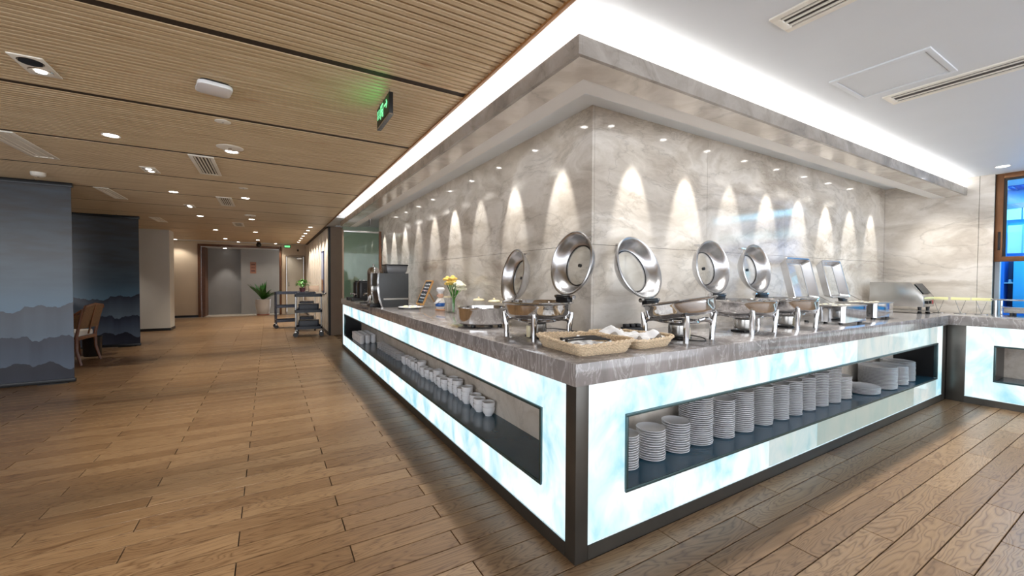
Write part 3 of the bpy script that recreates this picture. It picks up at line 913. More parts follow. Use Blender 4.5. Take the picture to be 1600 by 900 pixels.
basket('wicker basket lined with a white cloth, right of the tong basket', 0,.24,0,.36,.048,(.498,.100,ZT),0)
def cloth(name, label, x0, x1, y0, y1, z, amp, seed, loc):
    random.seed(seed); m = MB(); nx, ny = 26, 26; vs_ = []; 
    ph = [random.uniform(0,6) for _ in range(6)]
    for lay in (0,1):
        for i in range(nx):
            for j in range(ny):
                u, v = i/(nx-1), j/(ny-1)
                e = min(u,1-u,v,1-v)
                h = z+amp*(.5+.5*math.sin(9*u+3*v+ph[0]))*(.5+.5*math.sin(7*v-4*u+ph[1]))+amp*.35*math.sin(21*u+ph[2]+5*v)*math.sin(15*v+ph[3])
                vs_.append((x0+(x1-x0)*u+.008*math.sin(8*v+ph[4]), y0+(y1-y0)*v+.008*math.sin(7*u+ph[5]), h-(.004 if lay else 0)))
    fs = []
    for lay in (0,1):
        o = lay*nx*ny
        for i in range(nx-1):
            for j in range(ny-1): fs.append((o+i*ny+j,o+(i+1)*ny+j,o+(i+1)*ny+j+1,o+i*ny+j+1))
    m.add(vs_, fs)
    o = m.build(name, m_cloth, angle=180); o.location = loc
    return tag(o, label, 'cloth')
cloth('napkin', 'crumpled white cloth heaped in the right wicker basket', .0,.235,.015,.345,.034,.042,3,(.501,.100,ZT+.006))
cloth('napkin', 'white paper napkin under the black tongs in the left wicker basket', .06,.27,.05,.33,.020,.020,5,(.118,.09,ZT+.003))
def tongs(label, loc, rotz):
    t = thing('tongs', label, 'tongs', loc, rotz, 'black serving tongs')
    for s in (-1,1):
        MB().tube([(-.13,0,.0),(-.10,s*.006,.004),(0,s*.016,.006),(.08,s*.022,.004),(.11,s*.020,.0)],[.006,.006,.0065,.008,.010],8,flat=.55).build('arm', m_black, t)
    MB().cyl(.008,-.006,.010,12,T(-.128,0,0)).build('pivot', m_black, t)
    return t
tongs('black serving tongs lying across the left wicker basket, front pair', (.29,.25,ZT+.046), -14)
tongs('black serving tongs lying in the left wicker basket, rear pair', (.30,.32,ZT+.047), -6)
# power strip and cords
t = thing('power_strip', 'black power strip against the marble wall behind the baskets', 'power strip', (.955,.66,ZT), -12)
strip = t
MB().box(0,.15,-.025,.025,0,.032).build('case', m_black, t, bevel=.004)
for i in range(3):
    MB().box(.012+i*.046,.046+i*.046,-.018,.018,.032,.056).build('plug', m_black, t, bevel=.004)
def cord(label, pts):
    from mathutils.geometry import interpolate_bezier
    P = [Vector(p) for p in pts]; out = []
    for i in range(len(P)-1):
        a, b = P[i], P[i+1]
        ta = (P[i+1]-P[max(i-1,0)])/6; tb = (P[min(i+2,len(P)-1)]-P[i])/6
        out += interpolate_bezier(a, a+ta*1.2, b-tb*1.2, b, 8)[:-1]
    out.append(P[-1])
    o = MB().tube(out,.0035,6).build('power_cord', m_black, strip)
    o.matrix_parent_inverse = (T(.955,.66,ZT) @ Matrix.Rotation(math.radians(-12),4,'Z')).inverted(); return o
cord('black power cord from the legged dish to the power strip behind baskets', [(.37,.80,ZT+.035),(.50,.86,ZT+.030),(.60,.72,ZT+.020),(.74,.68,ZT+.006),(.88,.69,ZT+.005),(.951,.675,ZT+.014)])
cord('black power cord looping under the tilted chafing dish', [(1.00,.30,ZT+.035),(1.09,.18,ZT+.020),(1.10,.13,ZT+.006),(1.02,.12,ZT+.005),(.955,.30,ZT+.005),(1.02,.5,ZT+.005),(1.05,.595,ZT+.014)])

# ================================================================== TOASTER AND CARD STANDS
t = thing('conveyor_toaster', 'stainless conveyor toaster with sloped control panel near the end wall', 'toaster', (5.0,.17,ZT))
prof = [(.0,.075),(.0,.19),(.10,.335),(.13,.345),(.47,.345),(.47,.075)]
MB().prism(prof,0,.34,'x').build('housing', m_satin, t, bevel=.004)
MB().add([(.05,.012,.222),(.29,.012,.222),(.29,.088,.332),(.05,.088,.332)],[(0,1,2,3)],T(0,-.0,0)).build('display', m_black, t, smooth=False)
MB().box(.02,.32,-.006,0,.165,.18).build('guide_strip', m_yellowcard, t, bevel=.001)
for i in range(2):
    MB().cyl(.018,0,.02,16,rot('X',90,(.09+i*.09,0,.125))).build('knob', m_black, t)
MB().box(.25,.29,-.008,0,.105,.145).build('switch', m_red, t, bevel=.002)
for (fx, fy) in ((.04,.04),(.30,.04),(.04,.43),(.30,.43)):
    MB().lathe([(0,0),(.022,0),(.020,.008),(.014,.03),(.018,.075),(0,.075)],14,T(fx,fy,0)).build('leg', m_blackm, t)
MB().box(.0,.34,-.05,.46,.028,.036).build('crumb_tray', m_satin, t, smooth=False)
def cards(label, loc):
    t = thing('card_stand', label, 'card stand', loc, 0, 'label stands on the far counter end')
    MB().prism(rrect(-.03,.03,-.045,.045,.012),0,.006,'z').build('base', m_satin, t)
    MB().tube([(0,.045,.165),(0,.0,.006)],.0022,6).build('wire', m_satin, t)
    MB().tube([(0,-.045,.165),(0,-.0,.006)],.0022,6).build('wire', m_satin, t)
    MB().box(-.003,.003,-.075,.075,.150,.180).build('card', m_yellowcard, t, bevel=.0008)
    return t
cards('blank pale yellow label on a V-shaped wire stand beside the toaster', (5.42,.15,ZT))
cards('middle pale yellow label on a V-shaped wire stand near the end wall', (5.46,-.012,ZT))
cards('pale yellow label on a V-shaped wire stand beside the glass sneeze guard', (5.49,-.165,ZT))

# ---- glass-topped hot shelf on the side counter
t = thing('glass_food_display', 'steel and glass food display on the counter under the window', 'food display', (5.40,-.28,ZT))
for (px, py) in ((.0,0),(.0,-1.2),(.24,0),(.24,-1.2)):
    MB().cyl(.011,0,.165,12,T(px,py,0)).build('post', m_steel, t)
MB().box(-.03,.255,-1.24,.03,.166,.174).build('glass_shelf', m_glass, t, bevel=.001)
MB().box(-.034,-.026,-1.24,.03,.162,.178).build('shelf_edge', m_steel, t, bevel=.001)
MB().box(.02,.23,-1.15,-.05,.035,.085).build('steel_well', m_satin, t, bevel=.004)
MB().box(.01,.24,-1.16,-.04,.086,.096).build('well_rim', m_steel, t, bevel=.002)
for (px, py) in ((.05,-.1),(.2,-.1),(.05,-1.1),(.2,-1.1)):
    MB().cyl(.013,0,.035,10,T(px,py,0)).build('foot', m_black, t)

# ================================================================== LEFT WING OBJECTS
# coffee machine
t = thing('coffee_machine', 'charcoal coffee machine with curved chrome front and bean hopper', 'coffee machine', (.035,3.86,ZT))
side = [(.045,0),(.37,0),(.37,.43),(.0,.43),(-.008,.34),(-.004,.22),(.012,.10)]
MB().prism(side,0,.34,'y').build('body', m_charc, t, bevel=.004)
MB().box(.05,.372,-.004,0,.095,.115).build('side_strip', m_satin, t, smooth=False)
edge = [(.045,0),(.012,.10),(-.004,.22),(-.008,.34),(.0,.43),(-.022,.43),(-.03,.34),(-.026,.22),(-.010,.10),(.023,0)]
MB().prism(edge,-.006,.012,'y').build('chrome_edge', m_steel, t, smooth=False)
MB().prism(edge,.328,.346,'y').build('chrome_edge', m_steel, t, smooth=False)
MB().prism([(p[0]+.004,p[1]) for p in edge],.012,.328,'y').build('front_panel', m_black, t, smooth=False)
MB().box(-.10,.02,.08,.26,.0,.04).build('drip_tray', m_blackm, t, bevel=.003)
MB().box(-.07,-.02,.14,.20,.20,.27).cyl(.008,.16,.20,10,T(-.055,.155,0)).cyl(.008,.16,.20,10,T(-.055,.185,0)).build('spout', m_satin, t, bevel=.003)
hp = MB().prism([(.12,.43),(.34,.43),(.36,.46),(.375,.53),(.10,.53),(.11,.46)],.05,.29,'y').build('bean_hopper', plain('smoky_plastic',(92,94,98),.2), t, bevel=.004)
MB().box(.095,.38,.045,.295,.53,.545).build('hopper_lid', m_blackm, hp, bevel=.003)
# steel dispensers
def dispenser(label, loc):
    t = thing('drink_dispenser', label, 'drink dispenser', loc, -90, 'domed steel drink dispensers')
    h_ = .055
    MB().lathe([(0,.10),(.084,.10),(.088,.11),(.088,.36+h_),(.090,.37+h_),(.0,.37+h_)],36).build('tank', m_satin, t)
    ld = MB().lathe([(.092,.37+h_),(.091,.385+h_),(.083,.43+h_),(.058,.468+h_),(.022,.483+h_),(0,.485+h_)],36).build('domed_lid', m_steel, t)
    MB().lathe([(0,.485+h_),(.006,.485+h_),(.007,.50+h_),(.014,.508+h_),(.012,.52+h_),(0,.524+h_)],14).build('lid_knob', m_steel, ld)
    for a in (45,135,225,315):
        r = math.radians(a)
        MB().tube([(.10*math.cos(r),.10*math.sin(r),0),(.088*math.cos(r),.088*math.sin(r),.06),(.086*math.cos(r),.086*math.sin(r),.115)],.010,8).build('leg', m_steel, t)
    tp = MB().tube([(0,-.09,.14),(0,-.13,.14),(0,-.14,.11)],.010,8).build('tap', m_steel, t)
    MB().tube([(0,-.125,.145),(0,-.13,.185)],.006,8).ball(.010,(0,-.13,.19),10,6).build('tap_lever', m_black, tp)
    MB().prism(rrect(-.06,.06,-.19,-.10,.015),0,.012,'z').build('drip_tray', m_blackm, t)
    return t
dispenser('domed steel drink dispenser just behind the coffee machine, left one', (.19,4.92,ZT))
dispenser('domed steel drink dispenser behind the coffee machine, right one nearer the wall', (.315,4.66,ZT))
def urn(label, loc, rz):
    t = thing('coffee_urn', label, 'coffee urn', loc, rz, 'black drink urns at the far end')
    MB().prism(rrect(-.10,.10,-.10,.10,.045),.05,.30,'z').build('urn_body', m_black, t, bevel=.006)
    MB().prism(rrect(-.085,.085,-.085,.085,.04),.30,.325,'z').build('urn_lid', m_blackm, t, bevel=.006)
    MB().cyl(.012,.325,.345,12).build('lid_knob', m_satin, t)
    tp = MB().tube([(0,-.10,.11),(0,-.145,.11),(0,-.15,.085)],.010,8).build('tap', m_steel, t)
    MB().box(-.03,.03,-.16,-.145,.11,.125).build('tap_lever', m_steel, tp, bevel=.002)
    MB().prism(rrect(-.09,.09,-.21,.11,.02),.012,.05,'z').build('drip_base', m_black, t, bevel=.003)
    for (a, b) in ((-.07,-.18),(.07,-.18),(-.07,.08),(.07,.08)): MB().cyl(.012,0,.012,10,T(a,b,0)).build('foot', m_black, t)
    return t
urn('squat black drink urn with chrome tap, nearer of two', (.17,5.52,ZT), -90)
urn('squat black drink urn, farther one at end of left counter', (.17,5.86,ZT), -90)
# plate with pastries by the sign
o = MB().lathe([(0,0),(.09,0),(.10,.004),(.145,.018),(.15,.022),(.146,.024),(.10,.010),(.09,.006),(0,.006)],40).build('serving_plate', m_porc); o.location = (.33,3.52,ZT)
tag(o, 'white round serving plate of pastries below the chalkboard', 'plate')
for i, (a, b) in enumerate(((.0,.0),(.06,.02),(-.05,.035),(.01,-.055))):
    o = MB().ball(.03,(0,0,.016),14,8,(1.2,1,.55)).build('bun', m_porc if i < 2 else m_cream); o.location = (.33+a,3.52+b,ZT+.0065)
    tag(o, ['white bun in the middle of the plate by the chalkboard','white bun at the wall side of the plate by the chalkboard','cream bun at the far side of the plate by chalkboard','cream bun at the near side of the plate by chalkboard'][i], 'bun', 'buns on the serving plate')
# chalkboard
t = thing('chalkboard_sign', 'small wooden-framed easel chalkboard with white handwriting', 'sign', (.47,3.66,ZT), 0)
Mb = rot('Y', 24)
def inb(a, b, c): return Mb @ Vector((a,b,c))
W2, H2 = .115, .30
MB().box(-.006,.006,-W2,W2,.055,.055+H2,Mb).build('board', plain('slate',(44,50,58),.7,var=.12,scale=30), t, smooth=False)
fr = MB(); fr.box(-.010,.010,-W2-.016,-W2,.04,.07+H2,Mb); fr.box(-.010,.010,W2,W2+.016,.04,.07+H2,Mb); fr.box(-.010,.010,-W2,W2,.04,.055,Mb); fr.box(-.010,.010,-W2,W2,.055+H2,.07+H2,Mb)
fr.build('frame', m_teak, t, smooth=False)
MB().bar(inb(-.004,-.06,.0),inb(-.004,-.06,.06),.014,.014).build('front_foot', m_teak, t, smooth=False)
MB().bar(inb(-.004,.06,.0),inb(-.004,.06,.06),.014,.014).build('front_foot', m_teak, t, smooth=False)
MB().bar(inb(.008,0,.26),(.245,0,.004),.018,.010).build('back_leg', m_teak, t, smooth=False)
random.seed(21)
for row, (zz, mat, nst) in enumerate(((.315,'w',7),(.272,'w',6),(.228,'p',6),(.178,'w',7),(.132,'w',8),(.092,'b',6))):
    m = MB(); x_ = W2*.82
    col = {'w':(226,232,238),'p':(232,206,214),'b':(150,186,206)}[mat]
    for i in range(nst):
        yy = W2*.8-i*(W2*1.62/nst); hh = .026 if row in (0,3) else .022
        for s in range(4):
            a = (random.uniform(0,.022), random.uniform(-hh/2,hh/2)); b = (random.uniform(0,.022), random.uniform(-hh/2,hh/2))
            m.bar(inb(-.0075,yy-a[0],zz+a[1]), inb(-.0075,yy-b[0]-.004,zz+b[1]), .0032, .0016)
    m.build('chalk_writing', plain('chalk_'+mat+str(row),col,.9), t, smooth=False)
# chef figurine (generic ceramic cook)
t = thing('chef_figurine', 'small ceramic cook figurine with white hat and blue apron band', 'figurine', (.55,3.10,ZT), -120)
MB().lathe([(0,0),(.060,0),(.062,.008),(.056,.016),(0,.016)],28).build('base', plain('ceramic_peach',(214,160,120),.35), t)
MB().lathe([(0,.016),(.040,.016),(.052,.04),(.055,.085),(.048,.12),(.030,.142),(0,.146)],28).build('torso', plain('ceramic_white',(236,234,230),.25), t)
MB().lathe([(.0535,.045),(.0565,.05),(.0575,.082),(.0540,.088)],28).build('apron_band', plain('ceramic_blue',(36,96,176),.25), t)
hd = MB().ball(.036,(0,0,.172),20,12).build('head', plain('ceramic_skin',(236,196,170),.3), t)
for xs in (-.012,.012): MB().ball(.0045,(xs,-.033,.178),8,6).build('eye', m_black, hd)
MB().ball(.007,(0,-.037,.170),8,6).build('nose', plain('ceramic_pink',(226,150,140),.3), hd)
MB().tube([(-.012,-.033,.158),(0,-.036,.154),(.012,-.033,.158)],.0022,6).build('mouth', m_red, hd)
m_ear = plain('ceramic_ear',(232,188,162),.3)
for xs in (-.036,.036): MB().ball(.009,(xs,0,.172),8,6).build('ear', m_ear, hd)
MB().lathe([(.033,.194),(.034,.215),(.046,.224),(.050,.245),(.038,.262),(0,.268)],24).build('hat', m_porc, hd)
MB().tube([(-.045,-.004,.115),(-.066,-.030,.095),(-.045,-.055,.085)],[.016,.014,.012],10).build('arm', m_porc, t)
MB().tube([(.045,-.004,.115),(.066,-.030,.095),(.045,-.055,.085)],[.016,.014,.012],10).build('arm', m_porc, t)
# jar with lid
t = thing('glass_jar', 'square clear glass jar with cream lid, beside the cook figurine', 'jar', (.575,2.88,ZT))
MB().prism(rrect(-.05,.05,-.05,.05,.015),0,.155,'z').build('jar_body', m_glass, t)
MB().prism(rrect(-.042,.042,-.042,.042,.012),.004,.09,'z').build('contents', plain('sugar',(214,204,190),.9,var=.12,scale=90), t)
MB().prism(rrect(-.053,.053,-.053,.053,.016),.155,.172,'z').build('lid', m_cream, t, bevel=.003)
# vase with flowers
t = thing('flower_vase', 'glass vase of yellow and white flowers beside the drum chafing dish', 'vase', (.53,2.66,ZT))
MB().lathe([(0,0),(.042,0),(.045,.006),(.036,.06),(.034,.12),(.042,.19),(.045,.20),(.041,.19),(.031,.12),(.033,.06),(.040,.010),(0,.008)],28).build('glass_body', m_glass, t)
random.seed(4)
m_y = plain('petal_yellow',(244,206,110),.6,var=.15); m_w = plain('petal_white',(240,238,214),.6,var=.05)
for i in range(15):
    a = i*2.4; r = .05+.03*(i % 3); yel = i % 15 < 8
    dirx = (-1 if yel else 1)
    tip = Vector((.02+dirx*.3*random.uniform(.0,.10), dirx*-.02+ (.09 if yel else -.06)+.06*math.sin(a), .27+.07*random.random()+(.03 if yel else -.02)))
    st = MB().tube([(.008*math.cos(a),.008*math.sin(a),.012),(.012*math.cos(a),.012*math.sin(a),.15),tip],.0025,6).build('stem', m_lime, t)
    fl = MB()
    for k in range(9):
        b = 2*PI*k/9
        fl.ball(.024,(tip.x+.030*math.cos(b),tip.y+.030*math.sin(b),tip.z+.006*(k%2)),8,6,(1,1,.55))
    fl.ball(.027,(tip.x,tip.y,tip.z+.012),8,6)
    fl.build('flower_head', m_y if yel else m_w, st)
for i in range(7):
    a = i*.9; p = [Vector((.01*math.cos(a),.01*math.sin(a),.15)), Vector((.05*math.cos(a),.06*math.sin(a),.26)), Vector((.08*math.cos(a),.10*math.sin(a),.33))]
    MB().tube(p,[.003,.012,.002],6,flat=.3).build('leaf', m_green if i % 2 else m_lime, t)
# lidded canisters behind the drum chafer
for i, (x_, y_) in enumerate(((.60,2.20),(.62,1.92),(.64,1.72))):
    t = thing('canister', ['cream-lidded glass canister by the wall, nearest the flower vase','cream-lidded glass canister by the wall, middle of three','cream-lidded glass canister by the wall, nearest the raised round lid'][i], 'canister', (x_,y_,ZT), 0, 'cream lidded canisters')
    MB().lathe([(0,0),(.045,0),(.048,.006),(.048,.14),(.042,.15),(0,.15)],28).build('glass_body', m_glass, t)
    MB().cyl(.042,.006,.105,24).build('contents', plain('biscuit'+str(i),[(196,160,116),(214,200,180),(222,206,176)][i],.8,var=.2,scale=60), t)
    ld = MB().lathe([(.044,.15),(.056,.152),(.057,.160),(.048,.170),(0,.176)],28).build('lid', m_cream, t)
    MB().ball(.010,(0,0,.182),12,8).build('lid_knob', m_cream, ld)

# glass screen at the far end of the left wing
t = thing('glass_partition', 'greenish glass partition at the far end of the left counter', 'partition', (0,6.66,0))
MB().box(.03,.66,-.006,.006,.02,2.12).build('pane', m_glass_g, t, smooth=False)
MB().box(.66,.70,-.03,.03,0,2.16).build('post', m_walnut, t, bevel=.003)
MB().box(0,.66,-.015,.015,2.12,2.15).build('top_rail', m_satin, t, bevel=.002)
MB().box(0,.03,-.03,.03,0,2.15).build('post', m_brown, t, bevel=.003)
struct(MB().box(.26,3.0,8.30,8.44,0,ZW).build('wall_green', plain('sage_panel',(178,192,174),.25,var=.04,scale=3), smooth=False))
t = thing('ceiling_pipe', 'short black rod hanging above the glass partition', 'rod', (.45,6.45,ZW))
MB().cyl(.012,-.20,0,10).build('rod', m_black, t); MB().cyl(.03,-.005,0,14).build('flange', m_white, t)

# ================================================================== CEILING FITTINGS
def downlight(label, loc, group, rad=.045, lamp=None, power=None, light=True, size=80, warm=(1,.92,.82), spill=0, aim=(0,0,-1), beam=(0,0,-1)):
    t = thing('downlight', label, 'downlight', loc, 0, group)
    MB().lathe([(rad,.0),(rad+.012,-.004),(rad+.014,0),(rad+.012,.004),(rad,.004)],24,loop=True).build('trim_ring', m_trim_dn, t)
    MB().cyl(rad,-.001,.004,24).build('lamp', lamp or m_lamp, t)
    if light:
        s = spot('downlight_beam', (0,0,-.02), power or P_DOWN, size, .5, warm, .04 if not spill else .02, beam); s.parent = t
        if spill:
            s = spot('downlight_spill', (0,0,-.025), spill, 96, .9, warm, .05, aim); s.parent = t
    return t
ys = [-4.4,-1.9,.6,3.10,5.60,8.05,10.6,13.1]
for r, x_ in enumerate((-2.23,-1.43)):
    for i, y_ in enumerate(ys):
        seen_ = i >= 3
        lab = ('round recessed downlight in the wood ceiling, %s of the %s row' % (NTH[i-3] if seen_ else ['third behind the viewer','second behind the viewer','just out of frame'][i], 'left' if r == 0 else 'right'))
        downlight(lab, (x_,y_,ZC), 'round downlights in the wood ceiling', power=P_DOWN*(1.4 if y_ < 5 else 1.7), size=60 if y_ < 9 else 80, warm=(1,.85,.64))
for i in range(3):   # dining side
    for j, y_ in enumerate((3.1,7.2,10.2)):
        if i == 0: downlight('round downlight over the dining side, %s of three' % NTH[j], (-4.6,y_,ZC), 'downlights over the dining side', power=P_DOWN*1.2, size=110)
for i in range(7):
    downlight('small round downlight along the corridor wall, %s of the close row' % NTH[i], (-.345,8.8+i*.74,ZC), 'row of downlights along the corridor', rad=.035, power=P_DOWN*1.3, size=120)
# wall washers above the marble
for i in range(10):
    y_ = 1.157+i*.675
    if y_ < 6.75:
        t = downlight('small downlight in the soffit slot over the left counter, %s' % NTH[i], (.505,y_-.10,ZW), 'wall washers over the left counter', rad=.024, lamp=m_lamp, power=P_SLOT*random.choice((.6,1,1.25)), size=33, warm=(1,.965,.91), spill=P_SPILL, aim=(-.5,0,-1), beam=(.29,0,-1))
for i in range(8):
    x_ = 1.117+i*.59
    if x_ < 5.5:
        downlight('small downlight in the soffit slot over the right counter, %s' % NTH[i], (x_-.02,.505,ZW), 'wall washers over the right counter', rad=.024, lamp=m_lamp, power=P_SLOT*random.choice((.6,1,1.25)), size=33, warm=(1,.965,.91), spill=P_SPILL, aim=(0,-.5,-1), beam=(0,.29,-1))
# white-ceiling downlights
for i, (x_, y_) in enumerate(((5.276,-.321),(3.9,-1.7),(2.4,-2.6),(.9,-2.6))):
    downlight(['round downlight in the white ceiling beside the kitchen window','round downlight in white ceiling over right aisle, out of frame','round downlight in white ceiling behind the viewer, middle','round downlight in white ceiling behind the viewer, left'][i], (x_,y_,ZW), 'downlights in the white ceiling', lamp=m_lamp_w, power=P_DOWN*(.3 if i == 0 else 1.0), size=90, warm=(1,.95,.9))
# double spots
for i, y_ in enumerate((1.84,4.30,6.82)):
    t = thing('double_spotlight', 'rectangular white twin spotlight in the wood ceiling, %s of three' % NTH[i], 'spotlight', (-2.22,y_,ZC), 0, 'twin spotlights in the wood ceiling')
    MB().box(-.065,.065,-.125,.125,-.006,.003).build('plate', m_vent, t, bevel=.002)
    for k, dy in enumerate((-.058,.058)):
        cp = MB().lathe([(.047,-.009),(.05,-.006),(.047,-.003),(.03,.008),(0,.01)],24,T(0,dy,0)).build('cup', m_black if k == 0 else m_steel, t)
        MB().cyl(.044 if (k == 0 and i == 0) else .022,-.0105,-.005,24,T(0,dy,0)).build('lamp', m_black if (k == 0 and i == 0) else m_lamp_w, cp)
def vent(label, x0, x1, y0, y1, z=ZC, n=5, along='y', dark=True, group='air vents in the wood ceiling'):
    t = thing('ceiling_vent', label, 'vent', ((x0+x1)/2,(y0+y1)/2,z), 0, group)
    a, b = (x1-x0)/2, (y1-y0)/2; e = .03 if along == 'y' else .02
    MB().box(-a,-a+e,-b,b,-.008,.002).box(a-e,a,-b,b,-.008,.002).box(-a+e,a-e,-b,-b+e,-.008,.002).box(-a+e,a-e,b-e,b,-.008,.002).build('frame', m_vent, t, bevel=.0015)
    MB().box(-a+e,a-e,-b+e,b-e,-.001,.001).build('backing', m_ventdk if dark else m_vent, t, smooth=False)
    for i in range(n):
        xx = -a+e+(2*a-2*e)*(i+.5)/n
        MB().box(xx-.0055,xx+.0055,-b+e,b-e,-.007,-.0012,).build('slat', m_vent, t, smooth=False)
    return t
vent('white slotted air vent in the wood ceiling, nearest of the middle row', -1.785,-1.592,3.40,4.20)
vent('white slotted air vent in the wood ceiling, second of the middle row', -1.782,-1.600,5.67,6.46)
vent('white slotted air vent in the wood ceiling, third of the middle row', -1.79,-1.60,8.75,9.45)
vent('pale flat air panel at the left edge of the wood ceiling, nearest', -3.06,-2.87,3.40,4.25, n=2, dark=False)
vent('pale flat air panel above the second mountain screen', -3.045,-2.90,5.75,6.60, n=2, dark=False)
vent('pale air panel in the wood ceiling before the pale column', -3.08,-2.92,8.70,9.45, n=2, dark=False)
vent('linear air slot in the white ceiling, left one', .78,.95,-1.7,-.37, ZW, 3, group='linear slots in the white ceiling')
vent('linear air slot in the white ceiling, right of the access hatch', 2.21,2.40,-2.0,-.32, ZW, 2, group='linear slots in the white ceiling')
t = thing('access_hatch', 'square white access hatch in the white ceiling', 'hatch', (1.91,-.455,ZW))
MB().box(-.225,-.195,-.215,.215,-.008,.002).box(.195,.225,-.215,.215,-.008,.002).box(-.195,.195,-.215,-.190,-.008,.002).box(-.195,.195,.190,.215,-.008,.002).build('frame', m_white, t, bevel=.002)
MB().box(-.19,.19,-.186,.186,-.004,.002).build('panel', m_white, t, bevel=.001)
# wireless access point, detectors, speaker
t = thing('access_point', 'white rounded-square wireless unit under the wood ceiling', 'access point', (-1.42,1.615,ZC), 12)
MB().prism(rrect(-.086,.086,-.086,.086,.04,8),-.034,-.010,'z').build('shell', m_porc, t, bevel=.008)
MB().prism(rrect(-.074,.074,-.074,.074,.035,6),-.010,0,'z').build('mount', m_blackm, t)
def disc(name, label, cat, loc, r, h, group=None):
    t = thing(name, label, cat, loc, 0, group)
    MB().lathe([(r,0),(r,-h*.4),(r*.9,-h*.8),(r*.6,-h),(0,-h)],28).build('cover', m_vent, t)
    MB().cyl(r*.14,-h-.004,-h+.001,12).build('sensor', m_satin, t)
    return t
disc('ceiling_speaker', 'flat round white speaker in the wood ceiling before the first vent', 'speaker', (-1.434,2.97,ZC), .10, .008)
disc('sprinkler_cover', 'small white round cover plate in wood ceiling, nearest one', 'cover plate', (-1.43,2.275,ZC), .05, .006, 'cover plates in the wood ceiling')
disc('sprinkler_cover', 'small white round cover plate in wood ceiling, second one', 'cover plate', (-1.42,4.84,ZC), .05, .006, 'cover plates in the wood ceiling')
disc('sprinkler_cover', 'small white round cover plate in wood ceiling, beyond second vent', 'cover plate', (-1.435,7.45,ZC), .09, .02, 'cover plates in the wood ceiling')
disc('smoke_detector', 'white smoke detector above the first mountain screen', 'smoke detector', (-3.30,5.10,ZC), .06, .045)
# exit sign
t = thing('exit_sign', 'black hanging exit sign with glowing green running figure and arrow', 'exit sign', (-.52,1.247,2.245))
MB().box(-.012,.012,-.158,.158,0,.125).build('case', m_black, t, bevel=.002)
MB().box(-.013,.013,-.159,.159,-.008,.0).build('bottom_edge', m_satin, t, smooth=False)
MB().box(-.0135,-.012,-.148,.148,.010,.115).build('face', m_sign_face, t, smooth=False)
MB().tube([(0,-.12,.125),(0,-.12,.158)],.004,6).build('hanger', m_satin, t); MB().tube([(0,.12,.125),(0,.12,.158)],.004,6).build('hanger', m_satin, t)
sg = MB()
def sb(y0, z0, y1, z1, wd=.008): sg.bar((-.0145,y0,z0),(-.0145,y1,z1),wd,.0016,up=(1,0,0))
# arrow (towards the right), running figure in a doorway, two characters drawn as strokes
sb(-.050,.075,-.115,.075,.012); sb(-.115,.075,-.092,.098,.010); sb(-.115,.075,-.092,.052,.010)
sb(.045,.025,.045,.105,.007); sb(.045,.105,-.015,.105,.007); sb(-.015,.105,-.015,.025,.007)
sb(.020,.082,.008,.058,.012); sb(.016,.076,-.004,.070,.007); sb(.018,.078,.034,.066,.007); sb(.008,.058,-.006,.044,.008); sb(-.006,.044,-.004,.026,.008); sb(.010,.056,.024,.044,.008); sb(.024,.044,.036,.044,.008)
sg.cyl(.008,-.0153,-.0138,12,rot('Y',90,(0,.022,.096)) )
for yb in (.095,.132):
    sb(yb,.095,yb-.022,.095,.006); sb(yb-.004,.080,yb-.018,.080,.006); sb(yb,.062,yb-.024,.062,.006); sb(yb-.011,.100,yb-.011,.050,.006); sb(yb,.048,yb-.022,.048,.006)
sg.build('pictogram', m_sign_green, t, smooth=False)
lt = bpy.data.lights.new('exit_sign_glow','AREA'); lt.energy = .14; lt.color = (.1,1,.25); lt.shape = 'RECTANGLE'; lt.size = .28; lt.size_y = .10
lo = bpy.data.objects.new('exit_sign_glow', lt); C.objects.link(lo); lo.location = (-.018,0,.0625); lo.rotation_euler = Vector((-1,0,.35)).to_track_quat('-Z','Y').to_euler(); lo.parent = t

